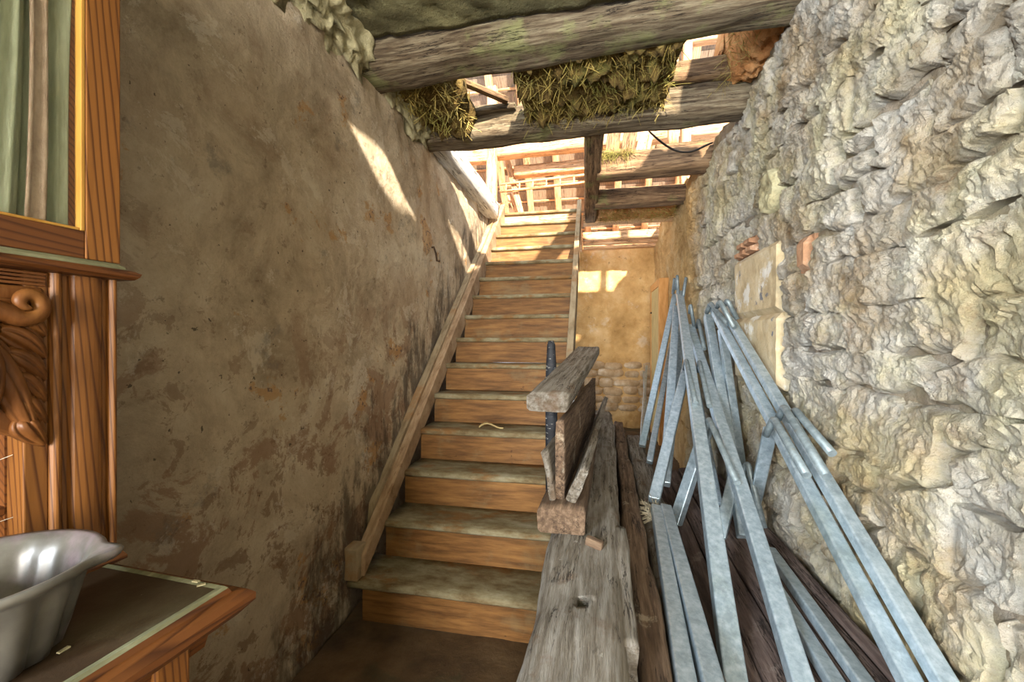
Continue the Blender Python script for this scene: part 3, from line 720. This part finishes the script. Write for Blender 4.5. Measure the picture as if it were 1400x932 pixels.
# crossed sticks visible through the hole in the straw
a = onz(632, 112, 3.05); b = onz(694, 138, 3.0); T('loose_stick', a, b, 0.05, 0.035, 'beam_dark', 'grey stick lying across the hole in the straw packing', 'stick', rough=.004, seg=.04)
a = onz(650, 152, 2.98); b = onz(705, 146, 2.98); T('loose_lath', a, b, 0.06, 0.04, 'beam', 'short mossy lath at the edge of the hole in the straw', 'lath', rough=.004, seg=.04)
# cable
P = [onz(884, 176, 2.99), ond(905, 196, 3.38), ond(925, 208, 3.38), ond(945, 209, 3.38), ond(962, 200, 3.36), ond(976, 194, 3.34)]
V, F = sweep_vf([Vector(P[0]) * (1 - t) ** 0 if False else p for p in P for t in (0,)], .009, 8); o = mk('hanging_cable', V, F, 'cable', smooth=True)
o.modifiers.new('soft', 'SUBSURF').render_levels = 2; tag(o, 'thin black cable sagging below the passage ceiling', 'cable')

# ------------------------------------------------------------------ staircase
st = empty('staircase', (0, Y0, 0)); tag(st, 'steep straight wooden staircase with dusty treads and pine risers', 'staircase')
tw = SXR - SXL
for k in range(NT_):
    y = GO * k; zt = RISE * (k + 1)
    xl = SXL - (0.075 if k == 0 else 0.012)
    tr = timber('tread', (xl, y + (GO + .045) / 2, zt - .018), (SXR + .012, y + (GO + .045) / 2, zt - .018), GO + .045, .036, 'tread', st, rough=.003, seg=.08, round_=.28, endrough=0)
    V, F = boxvf(SXL - .01, SXR + .01, y + .030, y + .052, RISE * k, zt - .030); mk('riser', V, F, 'riser', st)
slope = Vector((0, GO, RISE)).normalized()
def string(name, x0, x1, k0, k1, mat, lift=.085, drop=.20, foot=True):
    ya, yb = GO * k0, GO * k1; za, zb = RISE * (k0 + 1), RISE * (k1 + 1)
    P = [(ya, za + lift), (yb, zb + lift), (yb + .05, zb + lift - .03), (yb + .05, zb - drop), (ya + .02, max(0.0, za - drop)), (ya, max(0.0, za - drop))]
    n = 1; top = [(ya + (yb - ya) * i / n, za + (zb - za) * i / n + lift) for i in range(n + 1)]; bot = [(a, max(za - .02 if foot else 0, b - lift - drop)) for a, b in top]
    V = []; F = []
    for (a, b), (c, d) in zip(top, bot):
        w_ = 0
        V += [(x0, a, b + w_), (x1, a, b + w_), (x1, c, d), (x0, c, d)]
    for i in range(n):
        for k in range(4):
            q = i * 4 + k; q2 = i * 4 + (k + 1) % 4; F.append((q, q2, q2 + 4, q + 4))
    F += [(0, 3, 2, 1), (n * 4, n * 4 + 1, n * 4 + 2, n * 4 + 3)]
    return mk(name, V, F, mat, st, bevel=.006)


string('string_board', SXL - .055, SXL, .15, 14.2, 'string')
string('cover_strip', SXL - .10, SXL - .05, .9, 14.0, 'string_warm', lift=.12, drop=.05)
string('string_board', SXR, SXR + .05, 4.4, 14.2, 'string_warm', foot=False)
box('string_foot', SXL - .1, SXL - .02, -.0, .09, .2, .36, 'string_warm', st, .008)

# leaf scrap on a tread, hook on the wall
lp = onz(655, 588, RISE * 4 + .012)
V = []; F = []
for i in range(9):
    t = i / 8; w_ = .016 * math.sin(math.pi * min(1, t * 1.15 + .05)) + .002
    for s in (-1, 0, 1): V.append((t * .16, s * w_ + .02 * math.sin(t * 3), .012 + .018 * math.sin(t * 5) + .012 * abs(s)))
for i in range(8):
    for s in range(2): a = i * 3 + s; F.append((a, a + 1, a + 4, a + 3))
o = mk('dry_leaf', V, F, 'leaf', smooth=True, loc=lp, rot=(0, 0, .5)); tag(o, 'curled pale dry leaf lying on a stair tread', 'leaf')
o.modifiers.new('t', 'SOLIDIFY').thickness = .0015
hp = onx(591, 347, XL + .012)
V, F = sweep_vf([hp + Vector((-.03, 0, .05)), hp + Vector((.012, 0, .05)), hp + Vector((.03, 0, .0)), hp + Vector((.03, .02, -.05)), hp + Vector((.05, .03, -.05))], .008, 6)
tag(mk('wall_hook', V, F, 'rust'), 'small rusty iron hook in the plastered wall above the stairs', 'hook')

# ------------------------------------------------------------------ timber pile beside the stairs
def cut(o, V, F):
    c = mk('cutter', V, F, None); c.matrix_world = o.matrix_world.copy()
    m = o.modifiers.new('c', 'BOOLEAN'); m.object = c; m.operation = 'DIFFERENCE'; m.solver = 'EXACT'
    bpy.context.view_layer.update()
    me = bpy.data.meshes.new_from_object(o.evaluated_get(bpy.context.evaluated_depsgraph_get())); o.modifiers.clear(); o.data = me
    bpy.data.objects.remove(c)


PT = dict(rough=.022, nr=9, seg=.035)
ba, bb = Vector((-.055, .52, .565)), Vector((.06, 4.2, .565))
bt = timber('base_timber', ba, bb, .25, .23, 'timber', **PT)
tag(bt, 'massive split grey timber with a mortise hole on top of the pile beside the stairs', 'timber')
mh = onz(797, 823, .68); bpy.context.view_layer.update(); ml = bt.matrix_world.inverted() @ mh
V, F = boxvf(ml.x - .028, ml.x + .028, ml.y - .016, ml.y + .016, .03, .3); cut(bt, V, F)
bt.data.polygons.foreach_set('use_smooth', [True] * len(bt.data.polygons))
sp = timber('split_slab', Vector((.084, 1.02, .605)), Vector((.094, 1.62, .622)), .045, .10, 'timber', None, rough=.014, nr=6, seg=.03)
sp.parent = bt; sp.matrix_parent_inverse = bt.matrix_world.inverted()
pg = onz(812, 744, .685)
V, F = boxvf(-.03, .03, -.012, .014, -.01, .02); pgo = mk('wedge', V, F, 'timber_br', bt, bevel=.006); pgo.matrix_parent_inverse = bt.matrix_world.inverted(); pgo.location = pg; pgo.rotation_euler = (0, .2, -.3)
tag(timber('stacked_timber', (-.05, .55, .335), (.05, 4.1, .335), .24, .23, 'timber_br', **PT), 'brown timber in the middle layer of the pile under the massive timber', 'timber')
tag(timber('stacked_timber', (-.05, .6, .115), (.05, 4.1, .115), .25, .22, 'timber_br', **PT), 'brown timber at the bottom of the pile on the floor', 'timber')
tag(timber('flat_plank', (-.115, 1.50, .724), (-.03, 3.5, .724), .17, .088, 'timber_br', rough=.006, endrough=.004), 'thick plank lying on the massive timber under the edge boards', 'plank')
o = timber('edge_board', (-.125, 1.60, .915), (.005, 3.2, .945), .028, .30, 'timber_br', rough=.008, seg=.05); tag(o, 'wide brown board set on edge under the cap plank', 'board')
o = timber('edge_board', (-.055, 1.56, .838), (.075, 3.3, .88), .03, .13, 'timber', up=(.45, 0, 1), rough=.008, seg=.05); tag(o, 'low slanting board on edge beside the wide one', 'board')
o = timber('edge_board', (-.168, 1.58, .862), (-.125, 2.15, .858), .018, .18, 'timber', up=(-.2, 0, 1), rough=.006, seg=.05); tag(o, 'thin splintered board leaning against the wide edge board', 'board')
o = timber('cap_plank', (-.172, 1.58, 1.137), (-.035, 3.06, 1.30), .158, .066, 'timber', rough=.006, round_=.15, endrough=.003); tag(o, 'squared grey plank lying on top of the timber stack', 'plank')
# support for the far end of the cap
tag(timber('short_prop', (-.085, 2.95, .765), (-.085, 2.98, 1.26), .05, .08, 'timber_br', up=(0, 1, 0)), 'short prop under the far end of the cap plank', 'prop')
# black tapered post
V = []; F = []; n = 10
for i, (zz, w_) in enumerate(((0, .034), (.4, .034), (.72, .034), (.87, .028), (.95, .023), (.975, .014))):
    for k in range(n):
        a = 2 * math.pi * k / n; cx, sx = math.cos(a), math.sin(a); q = 1 / max(abs(cx), abs(sx)) * .9 if i < 4 else 1.0
        V.append((cx * w_ * min(q, 1.25), sx * w_ * min(q, 1.25), zz))
for i in range(5):
    for k in range(n): a, b = i * n + k, i * n + (k + 1) % n; F.append((a, b, b + n, a + n))
F.append(tuple(5 * n + k for k in range(n)))
o = mk('newel_post', V, F, 'blackpaint', smooth=True, loc=(-.220, 2.268, RISE * 2), rot=(0, -.004, 0)); tag(o, 'slim black post with flaking paint at the foot of the stairs', 'post')
# lower timbers to the right of the pile
for (a, b, w_, h_, m_, lab) in (((.135, .55, .46), (.25, 4.3, .46), .085, .22, 'timber_br', 'narrow brown timber with a wavy edge beside the massive timber'),
                             ((.258, .55, .40), (.375, 4.0, .40), .13, .20, 'timber', 'grey cracked timber lying between the pile and the steel struts'),
                             ((.138, .55, .275), (.235, 4.2, .275), .09, .15, 'board_dk', 'dark timber wedged under the narrow brown timber'),
                             ((.2, .6, .1), (.32, 4.1, .1), .22, .2, 'board_dk', 'dark timber on the passage floor beside the pile'),
                             ((.27, .6, .25), (.37, 4.1, .25), .12, .1, 'board_dk', 'thin dark bearer under the grey cracked timber')):
    tag(timber('old_timber', a, b, w_, h_, m_, rough=.018, nr=6, seg=.05), lab, 'timber')
o = straw_strands('straw_tuft', onz(893, 700, .515), (.035, .09, .010), 300, .07, None, 77, 0.0, 'fibre'); tag(o, 'small tangle of dry fibres on the grey cracked timber', 'straw')
# dark boards heaped along the foot of the stone wall
bdl = ['dark board lying lowest beside the grey cracked timber', 'dark wide board under the paired steel tubes', 'dark split board under the long steel struts', 'dark wide board resting against the foot of the stone wall', 'dark narrow board tilted against the stone wall']
xa = 0.347   # boards lie edge to edge as a slope rising to the wall
for i, w_ in enumerate((.125, .105, .12, .09, .05)):
    cxn = xa + w_ * .5 * .97; cxf = .432 + (cxn - .347) * .86; zn = .34 + (cxn - .335) * .25
    tag(timber('dark_board', (cxn, .5, zn), (cxf, 3.3, zn), w_ - .004, .042, 'board_dk', up=(-.25, 0, 1), rough=.006, seg=.08, taper=.86), bdl[i], 'board'); xa += w_ * .97
for i, yy in enumerate((.8, 2.9)):
    tag(timber('bearer', (.365 + .07 * i, yy, .155), (.79, yy, .205), .16, .31, 'board_dk', rough=.008), ('dark bearer on the floor under the front of the dark boards', 'dark bearer on the floor under the far end of the dark boards')[i], 'bearer')

# ------------------------------------------------------------------ galvanised steel struts
def rodpath(p_short, apex, p_long, bulge_=.02):
    a, b, c = Vector(p_short), Vector(apex), Vector(p_long); P = [a]
    d1 = (a - b).normalized(); d2 = (c - b).normalized(); r = .028
    for k in range(7):
        t = k / 6; P.append((b + d1 * r) * (1 - t) ** 2 + (b + Vector((0, 0, .006))) * 2 * t * (1 - t) + (b + d2 * r) * t * t)
    P.append(c); return P


SG = 'galvanised steel struts heaped by the stone wall'
def ondeck(px, py, h=0.0):
    """point where a pixel's ray meets the sloping dark boards (raised by h)"""
    r = ray(px, py); k0 = .34 + .022 + h - .25 * (.335 - .0305 * .5)
    # z = k0 + .25 x - .25 * .0305 y
    t = (k0 - CAMZ) / (r.z - .25 * r.x + .25 * .0305 * r.y); return EYE + r * t


def strut(tp, bp, tX=None, bZ=None, td=None, bd=None, w_=.05, hooks=(), lab='', ext=.0, roll=0.0):
    top = ondeck(*tp, .02) if tX == 'deck' else (onx(*tp, tX) if tX is not None else ond(*tp, td))
    bot = ondeck(*bp, .012) if bZ == 'deck' else (onz(*bp, bZ) if bZ is not None else ond(*bp, bd))
    d = (bot - top).normalized(); bot = bot + d * ext
    r = empty('steel_strut', tuple(bot)); tag(r, lab, 'strut', SG)
    h_ = w_ * .78; L = (top - bot).length
    V, F = boxvf(0, L, -w_ / 2, w_ / 2, -h_ / 2, h_ / 2)
    up = Vector((.12, 0, 1)); m = frame_matrix(bot, top, up)
    t = mk('tube', V, F, 'steel', r, bevel=.006, seg=3); m2 = m.copy(); m2.translation = Vector((0, 0, 0)); t.matrix_local = m2
    dt, db = depth_of(top), depth_of(bot)
    for (ap, en, sh) in hooks:
        s = min(1.0, max(0.0, (ap[1] - tp[1]) / max(1, bp[1] - tp[1]))); s2 = min(1.0, max(0.0, (en[1] - tp[1]) / max(1, bp[1] - tp[1])))
        da = 1 / ((1 - s) / dt + s / db) - .062; de = 1 / ((1 - s2) / dt + s2 / db) - .058
        A = ond(*ap, da); E_ = ond(*en, de); S = ond(*sh, da + .05)
        V, F = sweep_vf([p - bot for p in rodpath(S, A, E_)], .0145, 10); mk('hook_rod', V, F, 'rod', r, smooth=True).data.polygons[-1].use_smooth = False
    return r


G6 = 'thin far galvanised strut standing in front of the door frame'
strut((923, 403), (878, 610), .85, .52, w_=.055, lab='galvanised strut slanting from the top of the far bundle towards the timber pile', hooks=[((922, 380), (920, 402), (921, 398))])
strut((925, 420), (909, 662), .80, .52, w_=.062, lab='pale upright galvanised strut in the far bundle next to the slanting one')
strut((934, 440), (911, 655), .86, .50, w_=.055, lab='steep galvanised strut half hidden behind the pale upright one')
strut((918, 470), (888, 632), .80, .52, w_=.045, lab='dull galvanised strut behind the slanting one by the door frame')
strut((929, 400), (1010, 975), .84, 'deck', lab='long central galvanised strut of the fan with a bent rod halfway down', w_=.064, hooks=[((926, 376), (927, 402), (924, 396)), ((938, 379), (934, 405), (935, 395)), ((938, 492), (951, 551), (936, 505))])
strut((944, 446), (1108, 975), .81, 'deck', lab='long galvanised strut carrying four bent rods beside the central one', w_=.058, hooks=[((944, 416), (949, 446), (943, 428)), ((955, 437), (963, 477), (953, 448)), ((956, 494), (970, 555), (954, 508)), ((969, 572), (1008, 660), (964, 600))])
strut((968, 432), (1018, 735), .855, 'deck', w_=.06, lab='steep galvanised strut under the hooked head of the pair along the stone wall')
strut((987, 450), (1020, 690), .865, 'deck', w_=.05, lab='dull steep galvanised strut against the stones behind the hooked pair')
strut((950, 520), (982, 690), .84, 'deck', w_=.045, lab='thin galvanised strut behind the central one of the fan')
strut((942, 488), (894, 684), .745, .52, w_=.06, lab='galvanised strut propped across the far bundle down to the tangle of fibres')
strut((966, 585), (923, 716), .62, 'deck', w_=.06, lab='short galvanised strut crossing under the long central one')
strut((1008, 635), (984, 735), .735, 'deck', w_=.055, lab='short galvanised strut crossing under the one with four bent rods', hooks=[((1022, 632), (1045, 722), (1012, 652))])
strut((1053, 588), (1029, 700), .77, 'deck', w_=.055, lab='short galvanised prop under the bent rods of the pair along the stone wall')
strut((974, 420), (1244, 932), .815, bd=depth_of(onx(1244, 932, .735)), lab='bright long galvanised strut of the leaning pair standing clear of the stone wall', ext=.13, w_=.047, hooks=[((971, 414), (995, 443), (966, 428)), ((1058, 572), (1103, 650), (1047, 595))])
strut((998, 436), (1291, 932), .845, bd=depth_of(onx(1291, 932, .785)), lab='long galvanised strut of the leaning pair close against the stone wall', ext=.13, w_=.047, hooks=[((984, 411), (1004, 448), (980, 420)), ((994, 410), (1008, 436), (990, 418)), ((1072, 556), (1131, 652), (1064, 572)), ((1087, 560), (1138, 620), (1079, 575))])
strut((1052, 752), (1214, 980), 'deck', 'deck', lab='dark tube lying along the foot of the stone wall', w_=.045)
strut((1058, 800), (1170, 980), 'deck', 'deck', lab='dull greenish tube lying low on the dark boards', w_=.045)
strut((897, 694), (937, 932), None, .54, td=depth_of(onz(897, 694, .54)), lab='galvanised tube lying flat on the grey cracked timber', ext=.05, w_=.05)
strut((910, 694), (973, 932), None, .54, td=depth_of(onz(910, 694, .54)), lab='galvanised tube lying flat over the edge of the dark boards', ext=.05, w_=.052)
strut((884, 500), (877, 600), .72, .52, lab=G6, w_=.03)
strut((880, 508), (885, 600), .76, .52, lab=G6, w_=.03)

# ------------------------------------------------------------------ pine cabinet
CA = empty('pine_cabinet', (-.562, .612, 0), math.radians(-3.8)); tag(CA, 'tall honey pine dresser with glazed upper door and carved open niche', 'cabinet')
FP = -.317; LEN = -1.25; BK = -.552
# lower body
box('lower_body', BK, -.05, LEN, -.085, .05, .905, 'pine_h', CA, .004)
box('corner_stile', -.075, -.04, -.13, -.08, .05, .905, 'pine_v', CA, .004)
for k in range(2):
    y0 = -.16 - k * .54; d_ = box('cabinet_door', -.05, -.03, y0 - .46, y0, .12, .86, 'pine_v', CA, .006); box('door_panel', -.034, -.024, y0 - .38, y0 - .08, .2, .78, 'pine_h', d_, .008)
box('plinth', BK, -.03, LEN, -.075, 0, .06, 'pine_h', CA, .004)
# counter with moulded edge
def mould(name, prof, y0, y1, xf, mat, ret=True):
    """profile (outward, z) run along y at the front and returned along the far end"""
    V = []; F = []; n = len(prof)
    for (o_, z_) in prof: V.append((xf + o_, y0, z_))
    for (o_, z_) in prof: V.append((xf + o_, y1 + o_, z_))
    for (o_, z_) in prof: V.append((BK, y1 + o_, z_))
    for k in range(2):
        for i in range(n - 1): a = k * n + i; F.append((a, a + 1, a + n + 1, a + n))
    return mk(name, V, F, mat, CA)


box('counter_top', BK, -.045, LEN, -.045, .905, .962, 'dusty', CA, .003)
V, F = boxvf(BK, -.035, LEN, -.035, .955, .9685); mk('counter_surface', V, F, 'dusty', CA, bevel=.003)['label'] = 'dusty greenish counter surface'
mould('counter_edge', [(-.040, .9690), (-.031, .970), (-.027, .966)], LEN, -.0, 0, 'dustedge')
mould('counter_moulding', [(-.028, .966), (-.024, .958), (-.008, .956), (0, .948), (0, .936), (-.008, .928), (-.018, .918), (-.03, .912), (-.045, .905), (-.05, .88)], LEN, -.0, 0, 'pine_h')
# upper part: side panel, back, top
box('side_panel', BK, FP - .02, -.02, .0, .968, 2.35, 'pine_v', CA, .002)
box('back_panel', BK, BK + .015, LEN, -.02, .968, 2.35, 'pine_h', CA, .0)
box('niche_shelf', BK, FP - .05, LEN, -.02, 1.09, 1.105, 'pine_h', CA, .002)
box('niche_ceiling', BK, FP - .01, LEN, -.01, 1.485, 1.50, 'pine_h', CA, .002)
# column: fluted pilaster built from rounded strips
def strip(name, y0, y1, z0, z1, mat, depth=.018, base=FP - .03, n=8, flat=.5):
    V = []; F = []
    pr_ = [(base, y0)] + [(FP - depth * (1 - math.sin(math.pi * k / n) ** flat), y0 + (y1 - y0) * k / n) for k in range(n + 1)] + [(base, y1)]
    for z_ in (z0, z1):
        for (x, y) in pr_: V.append((x, y, z_))
    m = len(pr_)
    for i in range(m): F.append((i, (i + 1) % m, m + (i + 1) % m, m + i))
    F.append(tuple(range(m))[::-1]); F.append(tuple(m + i for i in range(m)))
    o = mk(name, V, F, mat, CA); return o


box('column', FP - .06, FP - .012, -.101, .0, .985, 1.487, 'pine_v', CA, .002)
strip('flute_strip', -.100, -.0785, .985, 1.487, 'pine_v', .016)
strip('flute_strip', -.0725, -.0215, .985, 1.487, 'pine_v', .012, flat=.3)
strip('flute_strip', -.0165, -.0, .985, 1.487, 'pine_v', .014)
box('niche_side', BK + .02, FP - .05, -.13, -.12, .975, 1.487, 'pine_h', CA, 0)
box('niche_lining', FP - .05, FP - .008, -.128, -.098, .975, 1.487, 'pine_v', CA, .002)
mould('column_base', [(-.36, 1.0), (-.33, .998), (-.318, .992), (-.305, .985), (-.298, .972), (-.298, .966)], -.11, -.0 + .298, 0, 'pine_h')
# frieze ribbing, cornice
for k in range(4):
    box('frieze_rib', FP - .03, FP - .004, LEN, -.103, 1.463 + k * .006, 1.4675 + k * .006, 'pine_h', CA, .001)
mould('cornice', [(-.04, 1.487), (-.008, 1.487), (.012, 1.489), (.018, 1.495), (.02, 1.501), (.012, 1.506), (.004, 1.508)], LEN, .004, FP, 'pine_h')
mould('cornice_ledge', [(.004, 1.508), (.002, 1.513), (-.006, 1.519), (-.012, 1.520), (-.04, 1.521)], LEN, .004, FP, 'dustedge')
# glazed door
gd = box('glazed_door', FP - .03, FP - .002, -.051, .002, 1.519, 2.35, 'pine_v', CA, .002)
box('door_rail', FP - .03, FP - .004, -.75, -.051, 1.519, 1.568, 'pine_h', gd, .002)
box('glazing_bead', FP - .02, FP - .003, -.0575, -.0512, 1.568, 2.35, 'bead', gd, .0015)
box('glazing_bead', FP - .02, FP - .006, -.75, -.0575, 1.568, 1.573, 'bead', gd, .0015)
V = [(FP - .016, -.75, 1.57), (FP - .016, -.055, 1.57), (FP - .016, -.055, 2.35), (FP - .016, -.75, 2.35)]
box('pane', FP - .018, FP - .015, -.75, -.055, 1.57, 2.35, 'glass', gd, 0)
box('inner_side', BK + .02, FP - .032, -.028, -.020, 1.53, 2.35, 'pine_h', CA, 0)
box('cabinet_floor', BK, FP - .03, LEN, -.02, 1.505, 1.53, 'pine_h', CA, 0)
# pleated curtain
def curtain(name, ya, yb, x, mat, amp, wl_, seed, lean=0.0):
    V = []; F = []; n = int(abs(yb - ya) / .003); nz = 24
    for j in range(nz + 1):
        t = j / nz; z_ = 1.545 + .85 * t
        for i in range(n + 1):
            y = ya + (yb - ya) * i / n; ph = y / wl_ * 2 * math.pi
            V.append((x + amp * math.sin(ph + .6 * math.sin(z_ * 4 + seed)) + amp * .5 * math.sin(ph * 2.3 + seed), y + lean * (t) + .003 * math.sin(z_ * 7 + y * 40), z_))
    for j in range(nz):
        for i in range(n): a = j * (n + 1) + i; F.append((a, a + 1, a + n + 2, a + n + 1))
    o = mk(name, V, F, mat, gd, smooth=True); o.modifiers.new('t', 'SOLIDIFY').thickness = .0012; return o


curtain('curtain', -.75, -.060, FP - .050, 'curtain', .010, .034, 1.0, .020)
curtain('curtain', -.118, -.092, FP - .030, 'curtain_pink', .003, .02, 2.0, .012)
# carved bracket: body, volute and acanthus lobes
def plate(name, pts, x0, x1, mat, parent, bevel=.006):
    n = len(pts); V = [(x1, y, z_) for y, z_ in pts] + [(x0, y, z_) for y, z_ in pts]
    F = [tuple(range(n)), tuple(range(2 * n - 1, n - 1, -1))] + [(i, i + n, (i + 1) % n + n, (i + 1) % n) for i in range(n)]
    return mk(name, V, F, mat, parent, bevel=bevel)


bp_ = [(-.1025, 1.462), (-.1025, 1.205)] + [(-.1025 - d_, 1.205 + .42 * d_ + 1.5 * d_ * d_) for d_ in [.02 * k for k in range(1, 14)]] + [(-.37, 1.462)]
cb = plate('carved_bracket', bp_, FP - .03, FP - .006, 'carved', CA)
def lobe(pts, wid, hgt, parent=cb, name='acanthus_lobe', groove=1.0, x=FP - .008):
    """leaf lobe swept along a curve in the front plane"""
    C = [Vector((0, a, b)) for a, b in pts]; n = 26; m = 20; V = []; F = []
    def bez(t):
        q = list(C)
        while len(q) > 1: q = [q[i].lerp(q[i + 1], t) for i in range(len(q) - 1)]
        return q[0]
    for i in range(n + 1):
        t = i / n; p = bez(t); d = (bez(min(1, t + .01)) - bez(max(0, t - .01))).normalized(); nrm = Vector((0, -d.z, d.y))
        w_ = wid * (math.sin(math.pi * (t * .86 + .12)) ** .75) + .0015
        for k in range(m + 1):
            s = k / m * 2 - 1; h_ = hgt * (1 - s * s) ** .6 * (math.sin(math.pi * (t * .8 + .15)) ** .6)
            h_ -= groove * .006 * max(0, math.cos(s * math.pi * 3.0)) ** 3 * math.sin(math.pi * min(1, t * 1.1)) ** .5
            q = p + nrm * s * w_; V.append((x + h_, q.y, q.z))
    for i in range(n):
        for k in range(m): a = i * (m + 1) + k; F.append((a, a + m + 1, a + m + 2, a + 1))
    o = mk(name, V, F, 'carved', parent, smooth=True); o.modifiers.new('t', 'SOLIDIFY').thickness = .006; return o


for k in range(6):   # serrated row of lobes along the column
    z_ = 1.405 - k * .036
    lobe([(-.165 + .007 * k, z_ + .022), (-.132, z_ + .018), (-.1035, z_ - .024)], .019, .020, groove=1.0)
lobe([(-.215, 1.40), (-.158, 1.37), (-.143, 1.29), (-.114, 1.212)], .024, .026)
lobe([(-.25, 1.42), (-.185, 1.41), (-.158, 1.33), (-.168, 1.262)], .024, .034)
lobe([(-.22, 1.375), (-.175, 1.36), (-.166, 1.30), (-.195, 1.262)], .016, .044)
lobe([(-.30, 1.42), (-.22, 1.42), (-.19, 1.35), (-.215, 1.30)], .022, .03)
lobe([(-.32, 1.40), (-.25, 1.37), (-.23, 1.33), (-.25, 1.31)], .018, .03)
# volute: roll ending in a spiral
P = []; rs = []
P += [(FP + .004, -.34 + .0212 * k, 1.425 + .003 * math.sin(k * .6)) for k in range(9)]; rs += [.016] * 9
for k in range(26):
    a = -.9 + k * .30; rr_ = .030 * (1 - k / 30); P.append((FP + .004 + .0004 * k, -.1325 + rr_ * math.sin(a) * .8, 1.432 - rr_ * math.cos(a) * .85)); rs.append(.0155 - .0004 * k)
V, F = sweep_vf(P, rs, 10); mk('volute', V, F, 'carved', cb, smooth=True)
# cobwebs in the niche
for i, (a, b) in enumerate((((-.13, 1.19), (-.30, 1.16)), ((-.125, 1.23), (-.26, 1.27)), ((-.12, 1.09), (-.25, 1.10)))):
    P = [(FP - .03 - .02 * math.sin(3 * t), a[0] + (b[0] - a[0]) * t, a[1] + (b[1] - a[1]) * t - .012 * math.sin(math.pi * t)) for t in [k / 8 for k in range(9)]]
    V, F = sweep_vf(P, .0006, 4); tag(mk('cobweb', V, F, 'web', CA), None)

# ------------------------------------------------------------------ ceramic cake mould on the counter
bw = empty('cake_mould', (-.755, .375, .969), .15); tag(bw, 'mottled glazed ceramic ring cake mould with fluted sides on the counter', 'cake mould')
def fluted(name, prof, nfl, amp, mat, lip=None, n=96):
    V = []; F = []; m = len(prof)
    for j, (r_, z_, f_) in enumerate(prof):
        for k in range(n):
            a = 2 * math.pi * k / n; rr_ = r_ * (1 + amp * f_ * abs(math.sin(nfl * a / 2)) - amp * f_ * .5)
            if lip and lip[0] <= j <= lip[1]:
                da = (a - lip[2] + math.pi) % (2 * math.pi) - math.pi; rr_ += .022 * math.exp(-(da / .14) ** 2)
            V.append((rr_ * math.cos(a), rr_ * math.sin(a), z_))
    for j in range(m - 1):
        for k in range(n): a, b = j * n + k, j * n + (k + 1) % n; F.append((a, b, b + n, a + n))
    F.append(tuple(range(n))[::-1]); F.append(tuple((m - 1) * n + k for k in range(n)))
    return mk(name, V, F, mat, bw, smooth=True)


fluted('bowl', [(.070, 0, .6), (.078, .004, 1), (.086, .03, 1), (.096, .07, .9), (.105, .098, .5), (.114, .104, .15), (.122, .110, .03), (.124, .115, 0), (.121, .119, 0), (.114, .118, 0), (.107, .110, .1), (.098, .09, .4), (.090, .06, .6), (.080, .03, .6), (.066, .014, .5), (.045, .014, .3), (.030, .03, .2), (.022, .075, .1), (.012, .085, 0)], 14, .10, 'ceramic', (5, 9, .55))
# paint chips on the counter
for i, (px_, py_) in enumerate(((268, 795), (275, 800), (87, 889))):
    p = onz(px_, py_, .970); V, F = boxvf(-.006, .006, -.0025, .0025, 0, .002); tag(mk('paint_chip', V, F, 'crumb', loc=p, rot=(0, 0, .8 * i)), ('tiny pale paint chip near the free corner of the dusty counter' if i < 2 else 'tiny pale paint chip on the counter beside the cake mould'), 'chip', 'paint chips on the counter')
